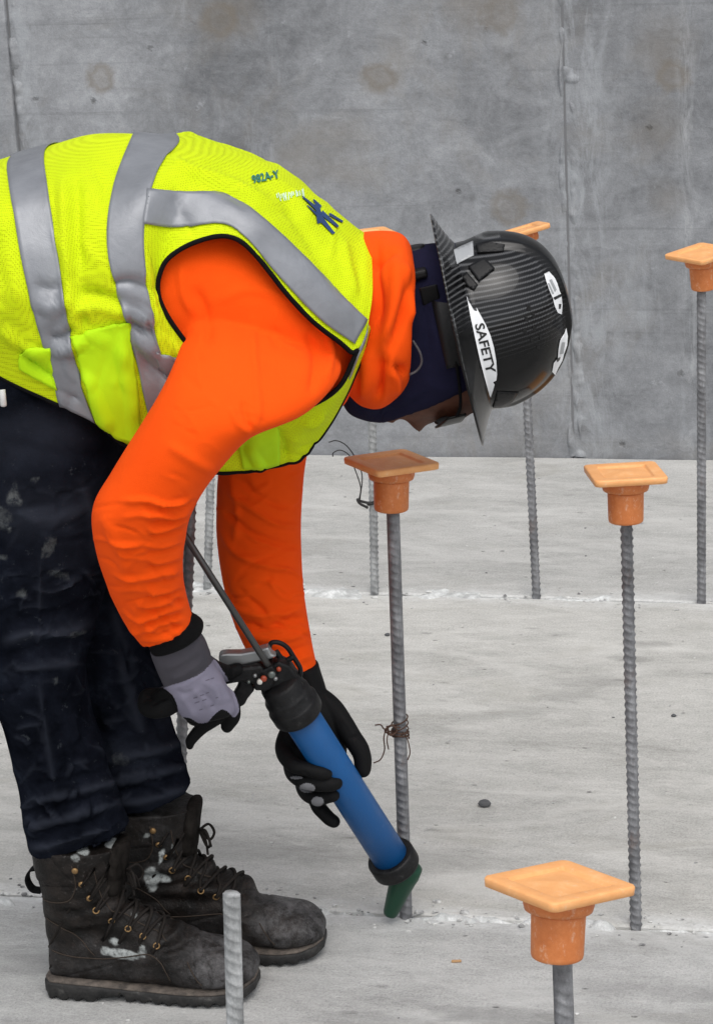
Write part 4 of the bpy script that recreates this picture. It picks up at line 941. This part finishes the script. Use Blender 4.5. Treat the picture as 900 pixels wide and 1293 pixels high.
for i in range(NPH):
    ph = 2*math.pi*i/NPH; cx, cy = math.cos(ph), math.sin(ph); col_ = []
    ox, oy = .158*cx, .138*cy; bx, by = .1145*cx, .1025*cy
    lift = .004*abs(cx)
    # underside, lip, upper side of the brim
    for u_ in (.30, .6, .97): col_.append((bx+(ox-bx)*u_, by+(oy-by)*u_, .0215-.0235*u_**.8+lift*u_))
    col_.append((ox*1.004, oy*1.004, -.0012+lift)); col_.append((ox*1.004, oy*1.004, .0014+lift))
    for u_ in (.97, .85, .7, .5, .3, .14, .05): col_.append((bx+(ox-bx)*u_, by+(oy-by)*u_, .0265-.0255*u_**.8+lift*u_))
    for t in np.linspace(0, 1, 46)[:-1]: col_.append(shell_pt(ph, t))
    loc.append(col_)
loc = np.array(loc).transpose(1, 0, 2)           # rows of rings
nr = loc.shape[0]; lv = loc.reshape(-1, 3); lf = grid_faces(nr, NPH, True)
ctr = len(lv); lv = np.concatenate([lv, [shell_pt(0, 1.0)]]); lf += [((nr-1)*NPH+j, (nr-1)*NPH+(j+1) % NPH, ctr) for j in range(NPH)]
def HT(v): v = np.asarray(v, float); return HO+v[..., :1]*hf_+v[..., 1:2]*hl+v[..., 2:3]*hc
hv_ = HT(lv); hat = mk('hard_hat', hv_, lf, M_carbon, person); hat['label'] = 'black carbon-look full-brim hard hat with white stickers'
bm = bmesh.new(); bm.from_mesh(hat.data); bmesh.ops.recalc_face_normals(bm, faces=bm.faces); bm.to_mesh(hat.data); bm.free()
set_attr(hat, 'across', lv[:, 0]+.12*lv[:, 2]*np.sign(lv[:, 0])*np.abs(lv[:, 0])/.11); rad = np.sqrt((lv[:, 0]/.1145)**2+(lv[:, 1]/.1025)**2)
wv_ = np.clip((.055-lv[:, 0])/.07, .28, 1)*np.clip((np.abs(lv[:, 1])-.030)/.010, 0, 1); wv_ = np.where(rad > 1.02, np.clip((-.005-lv[:, 0])/.05, 0, 1), wv_); set_attr(hat, 'weave', wv_)
set_attr(hat, 'along', lv[:, 2]*1.2+lv[:, 1]*.6)
ht = bvh(hv_, lf)
M_white = mat('sticker_white', (.80, .81, .82), .35); M_sblk = mat('sticker_black', (.012, .012, .012), .4); M_sgrey = mat('sticker_and_sheen_grey', (.34, .35, .36), .4)
M_plast = mat('black_plastic', (.006, .006, .0065), .45, spec=.25); b = NB(M_plast); b.bump(b.noise(b.obj(), 260, 3), .0004); 
def stk(poly, m, off, name='sticker', par=None, step=3.0, th=0):
    v, f = polypatch(ht, poly, off, step); o = mk(name, v, f, m, par or hat)
    if th: solid(o, th, 0)
    return o
sk = stk([(588, 374), (591, 380), (598, 392), (602, 393), (601, 388), (607, 399), (613, 410), (619, 424), (623, 438), (626, 455), (627, 472), (626, 480), (622, 482), (624, 485), (622, 492), (619, 501), (616, 496), (611, 478), (605, 455), (599, 428), (593, 400)], M_white, .0010)
lab = 'SAFETY'
v, f = text_on(ht, lab, 611.5, 439, 4.6, 18.6, 16.0, -3.8, .0016, .022); mk('lettering', v, f, M_sblk, sk)
s2 = stk([(686, 346), (691, 349), (692, 343), (699, 350), (703, 358), (705, 366), (708, 373), (709, 383), (708, 397), (703, 395), (699, 386), (697, 377), (693, 368), (689, 357)], M_white, .0010)
stk([(692, 354), (695, 353), (701, 366), (699, 369)], M_sgrey, .0015, 'emblem', s2); stk([(690, 358), (692, 358), (698, 371), (696, 372)], M_sgrey, .0015, 'emblem', s2)
stk([(697, 376), (707, 371), (708, 374), (699, 379)], M_sblk, .0015, 'emblem', s2); stk([(704, 384), (707, 384), (706, 390), (704, 390)], M_sblk, .0015, 'emblem', s2)
s3 = stk([(714, 414), (716, 424), (715, 436), (711, 447), (709, 455), (704, 464), (700, 473), (696, 469), (698, 458), (703, 452), (704, 440), (706, 429), (711, 428), (711, 421)], M_white, .0010)
stk([(708, 432), (712, 432), (710, 446), (705, 447)], M_sgrey, .0015, 'emblem', s3); stk([(701, 453), (706, 450), (705, 454), (702, 457)], M_sblk, .0015, 'emblem', s3)
for (x, y, w_, h_) in ((667, 389, 2.9, 3.6), (673, 398, 2.2, 3.2), (664, 403, 2.4, 3.2), (662, 418, 2.6, 3.0), (674, 415, 2.2, 3.2), (671, 429, 2.4, 3.2), (682, 426, 2.2, 3.4), (679, 438, 2.6, 2.2)):
    stk([(x-w_, y-h_), (x+w_*.7, y-h_*.8), (x+w_, y+h_), (x-w_*.7, y+h_*.9)], mat_hole if 'mat_hole' in globals() else globals().setdefault('mat_hole', mat('vent_dark', (.003, .003, .003), .9)), .0006, 'vent_hole', hat, 5)
stk([(600, 309), (616, 306), (637, 309), (635, 318), (602, 320)], M_plast, .0012, 'slot_cover_or_shading', hat, 5, .002)  # dark patch stands in for the shade inside a recessed slot
stk([(572, 316), (597, 305), (598, 323), (576, 334)], M_sgrey, .0008, 'slot_cover_or_shading', hat, 5, .001)  # grey patch paints the sky's reflection on the top-back of the shell
# slot covers and moulded accessory clips on the side
stk([(591, 338), (611, 327), (624, 340), (604, 356)], M_plast, .0022, 'slot_cover_or_shading', hat, 5, .003)
stk([(583, 349), (589, 344), (603, 360), (598, 367), (590, 362)], M_plast, .0014, 'slot_cover_or_shading', hat, 5, .002)
stk([(627, 494), (654, 495), (646, 507), (632, 514), (622, 514)], M_plast, .0006, 'slot_cover_or_shading', hat, 5, .0012)
def ring_band_hat(z0, z1, k, name, m, ph0=0, ph1=2*math.pi, th=.003):
    R_ = []
    for ph in np.linspace(ph0, ph1, 64): R_.append([HT(np.array([.105*k*math.cos(ph), .093*k*math.sin(ph), z])) for z in np.linspace(z0, z1, 5)])
    o = mk(name, np.array(R_).reshape(-1, 3), grid_faces(64, 5), m, hat); solid(o, th, 0)
ring_band_hat(-.020, .018, .97, 'headband', M_plast, math.pi*.42, math.pi*1.58)
kc = HT(np.array([-.112, 0, -.028])); mk('ratchet_knob', *revolve([(.010, -.004), (.017, -.004), (.018, .004), (.015, .011), (.008, .012)], kc, -hf_, hc, 28), M_plast, hat)
v, f = box(HT(np.array([-.098, .020, -.030])), hf_*.006, hl*.045, hc*.013); o = mk('ratchet_housing', v, f, M_plast, hat, False); bevel(o, .004, 3)
for sgn in (1, -1):
    v, f = box(HT(np.array([-.070, .074*sgn, -.020])), hf_*.016-hl*.010*sgn, hl*.003, hc*.012); o = mk('strap_clip', v, f, M_plast, hat, False); bevel(o, .002, 2)

# ================================================================== CAULKING GUN
def extr(poly, dw, th, m, name, par, bev=.0015, dws=None):
    # flat piece: outline in photo pixels at its own distance, with a real thickness
    dl = dws or [dw]*len(poly); P = np.array([U(x, y, d) for (x, y), d in zip(poly, dl)]); n = len(P)
    V = np.concatenate([P+NN*th, P-NN*th]); f = [tuple(range(n)), tuple(range(2*n-1, n-1, -1))]+[(i, i+n, (i+1) % n+n, (i+1) % n) for i in range(n)]
    o = mk(name, V, f, m, par, False); bm = bmesh.new(); bm.from_mesh(o.data); bmesh.ops.recalc_face_normals(bm, faces=bm.faces); bm.to_mesh(o.data); bm.free()
    bevel(o, bev, 2); return o
GB, GT = U(496, 1087, -.080), U(376, 899, .012); gd = GT-GB; GLEN = np.linalg.norm(gd); gd /= GLEN; gx = NN-gd*(NN@gd); gx /= np.linalg.norm(gx); gs = np.cross(gd, gx)
gun = root('caulking_gun', U(492, 1160, -.09)*np.array([1, 1, 0]), 'blue tubed caulking gun with black collars and green nozzle in the worker\'s gloves', 'caulking gun')
M_blue = mat('blue_barrel', (.004, .085, .34), .42, spec=.5); b = NB(M_blue); P = b.obj()
bc = b.ramp(b.noise(P, 20, 5, .6), [(.3, (.0004, .066, .215)), (.7, (.0006, .080, .258))]); bc = b.mix(b.ramp(b.noise(P, 75, 5, .8), [(.66, 0.0), (.74, .5)]), bc, (.12, .22, .42)); b.color(bc); b.bump(b.noise(P, 60, 4), .0005, .5); b.rough(b.ramp(b.noise(P, 40, 4), [(.3, .36), (.7, .55)]))
M_gblk = mat('gun_black', (.010, .010, .011), .5, spec=.25); b = NB(M_gblk); P = b.obj(); b.color(b.ramp(b.noise(P, 70, 5, .7), [(.4, (.004, .004, .0045)), (.62, (.010, .010, .0105)), (.75, (.04, .04, .04))])); b.bump(b.noise(P, 200, 4), .0006)
M_green = mat('nozzle_green', (.003, .042, .020), .4, spec=.4); M_steel = mat('gun_steel', (.30, .31, .31), .4, .7); M_rod = mat('rod_steel', (.09, .09, .088), .45, .7)
RB_ = .0262
mk('barrel', *revolve([(RB_*.9, -.002), (RB_, 0), (RB_, GLEN+.006), (RB_*.9, GLEN+.008)], GB, gd, gx, 64), M_blue, gun)
def knurl(prof, C, ax, n=48, k=.0007):
    v, f = revolve(prof, C, ax, gx, n); return v, f
mk('end_ring', *revolve([(.012, -.015), (.0325, -.015), (.0352, -.0135), (.0357, -.011), (.0357, .0085), (.0345, .011), (.0320, .0118), (.0268, .0112)], GB, gd, gx, 64), M_gblk, gun)
mk('top_collar', *revolve([(.0270, -.004), (.0345, -.004), (.0362, -.001), (.0366, .016), (.0350, .019), (.0335, .020), (.0335, .034), (.0318, .0375), (.0290, .040), (.0285, .056), (.0240, .060), (.012, .061)], GT, gd, gx, 64), M_gblk, gun)
# nozzle
NT, NTip = GB-gd*.012+RR*.017, U(492, 1155, -.092); nd = NTip-NT; nL = np.linalg.norm(nd)
v, f = revolve([(.016, -.004), (.0215, .000), (.0215, .016), (.0195, .024), (.0110, nL-.004), (.0094, nL), (.0055, nL+.0015), (.005, nL-.006)], NT, nd, gx, 40); mk('nozzle', v, f, M_green, gun)
# plunger rod
mk('plunger_rod', *tube([GT+gd*q for q in (.05, .12, .2, .345)], .0046, 10), M_rod, gun)
# head casting, bracket with two openings, lever, grip, trigger
extr([(336, 842), (352, 830), (366, 836), (384, 862), (378, 874), (346, 888), (335, 878), (327, 862)], .020, .016, M_gblk, 'head_casting', gun, .003)
extr([(318, 846), (344, 834), (352, 848), (340, 866), (322, 866)], .026, .020, M_gblk, 'head_casting', gun, .003)
P_ = [U(x, y, .014) for x, y in ((341, 832), (341, 814), (350, 811), (362, 817), (371, 830), (379, 844), (378, 854), (371, 851))]; mk('bracket', *tube(catmull(P_, 40), .0034, 8), M_gblk, gun)
P_ = [U(x, y, .014) for x, y in ((348, 822), (358, 836), (366, 848), (373, 858))]; mk('bracket', *tube(catmull(P_, 20), .0042, 8), M_gblk, gun)
P_ = [U(x, y, .014) for x, y in ((359, 836), (366, 832), (370, 829))]; mk('bracket', *tube(catmull(P_, 10), .0042, 8), M_gblk, gun)
extr([(276, 828), (279, 823), (287, 822), (305, 822), (322, 819), (339, 814), (343, 822), (350, 826), (338, 831), (322, 834), (303, 838), (287, 840), (278, 836)], .024, .010, M_steel, 'release_lever', gun, .003)
extr([(284, 843), (305, 839), (330, 836), (340, 850), (330, 862), (316, 860), (300, 859), (284, 862), (262, 876), (250, 870), (262, 852)], .034, .012, M_gblk, 'grip', gun, .005)
extr([(302, 858), (318, 860), (322, 869), (313, 880), (309, 888), (299, 893), (291, 886), (294, 876), (300, 866)], .030, .008, M_gblk, 'trigger', gun, .003)
def bolt(x, y, dw, r, m, name='bolt'):
    mk(name, *revolve([(r, -.003), (r, .001), (r*.8, .0025), (r*.3, .003)], U(x, y, dw), NN, ZZ, 14), m, gun)
M_red = mat('red_knob', (.32, .05, .02), .4); M_wpl = mat('white_plastic', (.62, .60, .55), .4); M_dull = mat('dull_steel', (.14, .16, .15), .4, .7)
bolt(333, 857, .048, .0045, M_red); bolt(328, 861, .049, .0040, M_wpl); bolt(322, 853, .048, .0028, M_steel); bolt(314, 861, .048, .0026, M_dull); bolt(343, 852, .046, .0055, M_dull); bolt(348, 857, .046, .0030, M_steel); bolt(352, 845, .037, .0035, M_red); bolt(356, 868, .038, .0028, M_dull); bolt(362, 864, .038, .003, M_dull)

# ================================================================== GLOVES
M_gknit = cloth('glove_knit', (.075, .070, .082), (.058, .055, .066), .9, 700, .0009); M_gback = cloth('glove_lavender', (.26, .245, .315), (.20, .19, .25), .88, 800, .0008); M_gcoat = cloth('glove_coating', (.006, .006, .0063), (.0035, .0035, .0038), .7, 500, .0006, spec=.15)
M_gpatch = cloth('glove_grey', (.20, .20, .21), (.16, .16, .17), .85)
mk('cuff', *limb([(180, 790, 228, 766, .165, .026), (184, 803, 244, 776, .158, .032), (187, 812, 256, 785, .150, .036), (190, 820, 256, 796, .146, .0375), (192, 824, 248, 804, .142, .032)], 24, 40, 2.2), M_black, person)
def in_poly(px, poly):
    poly = np.array(poly); x, y = px[:, 0], px[:, 1]; r = np.zeros(len(px), bool); n = len(poly)
    for i in range(n):
        (x1, y1), (x2, y2) = poly[i], poly[(i+1) % n]
        c = ((y1 > y) != (y2 > y)) & (x < (x2-x1)*(y-y1)/(y2-y1+1e-9)+x1); r ^= c
    return r
def glove(parts, vox, mats, rule, name, label):
    v, f = remesh(parts, vox, 5, .5); v = folds(v, f, gf); v = v+normals(v, f)*(.0007*SN(75, 4, 3)(v))[:, None]
    o = mk(name, v, f, mats, person); o['label'] = label
    cen = np.array([v[list(q)].mean(0) for q in f]); n = np.empty(len(f)*3); o.data.polygons.foreach_get('normal', n); n = n.reshape(-1, 3)
    o.data.polygons.foreach_set('material_index', rule(proj(cen), n, cen).astype(int)); return o, (v, f)
gf = [([(212, 858), (235, 850), (258, 832)], 3.5, .0012), ([(206, 868), (236, 860), (266, 840)], 2.5, -.0014), ([(202, 845), (225, 838), (255, 820)], 4, .001), ([(240, 868), (256, 880), (262, 896)], 5, .0022), ([(254, 858), (272, 872), (280, 890)], 5, .0026), ([(250, 872), (266, 884), (272, 898)], 3, -.0018), ([(270, 858), (284, 872), (290, 888)], 4, .002),
      ([(228, 878), (240, 895), (246, 908)], 4, .002), ([(222, 870), (234, 876), (250, 868)], 3, -.0014), ([(190, 892), (200, 884), (214, 880)], 3, -.0025), ([(184, 884), (192, 876), (206, 872)], 3, .002),
      ([(360, 958), (372, 955), (382, 962)], 2.5, -.0014), ([(372, 980), (382, 976), (390, 980)], 2.5, -.0014), ([(388, 1002), (396, 996), (404, 1000)], 2.5, -.0012), ([(430, 905), (440, 915), (452, 930)], 4, .0016), ([(440, 935), (450, 930), (460, 934)], 2.5, -.0014), ([(400, 1022), (410, 1016), (416, 1018)], 2, -.001)]
def Fg(pts, R): return finger([U(x, y, d) for x, y, d in pts], R)
wr = [(190, 822, 246, 790, .142, .031), (196, 838, 258, 806, .134, .032), (203, 856, 266, 824, .124, .032), (208, 866, 269, 836, .118, .031), (217, 882, 281, 856, .106, .030), (226, 899, 292, 877, .096, .028), (236, 908, 298, 892, .088, .024), (246, 910, 298, 898, .084, .018)]
near_parts = [limb(wr, 50, 40, 2.3),
    Fg([(272, 868, .085), (290, 886, .082), (293, 904, .070), (287, 917, .058)], [.013, .0125, .0115, .0095]),
    Fg([(262, 885, .080), (274, 903, .070), (256, 918, .054), (242, 934, .046), (240, 942, .044)], [.012, .0115, .0095, .0075, .005]),
    Fg([(244, 890, .080), (246, 906, .062), (262, 902, .034), (270, 890, .020)], [.012, .0115, .011, .0095]),
    Fg([(226, 882, .085), (206, 893, .082), (188, 894, .068), (186, 880, .052), (205, 876, .046)], [.015, .0155, .0125, .011, .009]),
    Fg([(224, 868, .085), (210, 880, .074), (198, 886, .06)], [.014, .015, .012]),
    Fg([(255, 838, .100), (272, 846, .072), (286, 850, .044), (300, 846, .040)], [.015, .0135, .012, .010])]
def cl(p, n=90): p = np.array(p+p[:3], float); return catmull(p, n)[:]
lav = catmull([(203, 866), (218, 878), (224, 892), (227, 904), (240, 907), (251, 913), (262, 912), (270, 903), (280, 896), (288, 899), (296, 906), (302, 896), (298, 880), (290, 862), (281, 846), (269, 832), (255, 846), (235, 858), (215, 864), (203, 866)], 120)
knit = catmull([(170, 790), (220, 770), (262, 770), (276, 800), (272, 826), (266, 838), (254, 850), (238, 858), (220, 864), (200, 868), (185, 850), (172, 815), (170, 790)], 100)
def rule_n(px, n, c):
    r = np.full(len(px), 2); vis = (n*(CAM-c)).sum(1) > -.4; r[in_poly(px, lav) & vis] = 1; r[in_poly(px, knit)] = 0; return r
gn, gnm = glove(near_parts, .0016, [M_gknit, M_gback, M_gcoat], rule_n, 'glove', 'lavender backed work glove with black coated fingers')
gt_ = bvh(*gnm); M_gprint = mat('glove_print', (.12, .11, .15), .9)
for (x, y, l) in ((247, 880, 5), (255, 877, 5), (262, 874, 4), (249, 886, 6), (258, 883, 5), (254, 895, 4), (268, 890, 5), (274, 880, 3), (262, 858, 5), (268, 856, 4)):
    v, f = polypatch(gt_, [(x-l*.5, y+.16*l), (x+l*.5, y-.16*l), (x+l*.5, y-.16*l+1.1), (x-l*.5, y+.16*l+1.1)], .0006, 3); mk('print', v, f, M_gprint, gn)
far_parts = [limb([(366, 838, 402, 838, -.108, .030), (372, 860, 408, 858, -.100, .028), (372, 884, 414, 878, -.088, .024), (366, 912, 428, 900, -.078, .022), (364, 940, 436, 925, -.078, .020), (374, 966, 438, 950, -.085, .019), (392, 990, 436, 975, -.094, .016)], 50, 36, 2.3),
    Fg([(398, 905, -.078), (366, 922, -.062), (358, 948, -.040), (372, 966, -.004), (402, 975, .010), (412, 977, .008)], [.013, .0125, .012, .0115, .0105, .009]),
    Fg([(402, 935, -.080), (374, 952, -.066), (369, 974, -.042), (386, 986, -.008), (414, 990, .004), (424, 989, .002)], [.013, .0125, .012, .012, .0115, .010]),
    Fg([(408, 960, -.088), (386, 978, -.074), (384, 996, -.050), (398, 1008, -.020), (420, 1004, -.006)], [.012, .012, .0115, .011, .010]),
    Fg([(412, 978, -.094), (398, 1000, -.082), (402, 1018, -.066), (414, 1032, -.056), (421, 1037, -.052)], [.011, .011, .0105, .010, .009]),
    Fg([(392, 872, -.092), (420, 896, -.078), (440, 925, -.066), (456, 950, -.058), (458, 972, -.052)], [.015, .0155, .0145, .0135, .0115])]
def rule_f(px, n, c):
    r = np.zeros(len(px)); vis = (n*(CAM-c)).sum(1) > 0
    for x, y, rx, ry in ((388, 995, 10, 6), (401, 1012, 8, 6), (374, 982, 8, 2)): r[vis & ((((px[:, 0]-x)/rx)**2+((px[:, 1]-y)/ry)**2) < 1)] = 1
    return r
glove(far_parts, .0016, [M_gcoat, M_gpatch], rule_f, 'glove', 'black coated work glove wrapped round the blue tube')
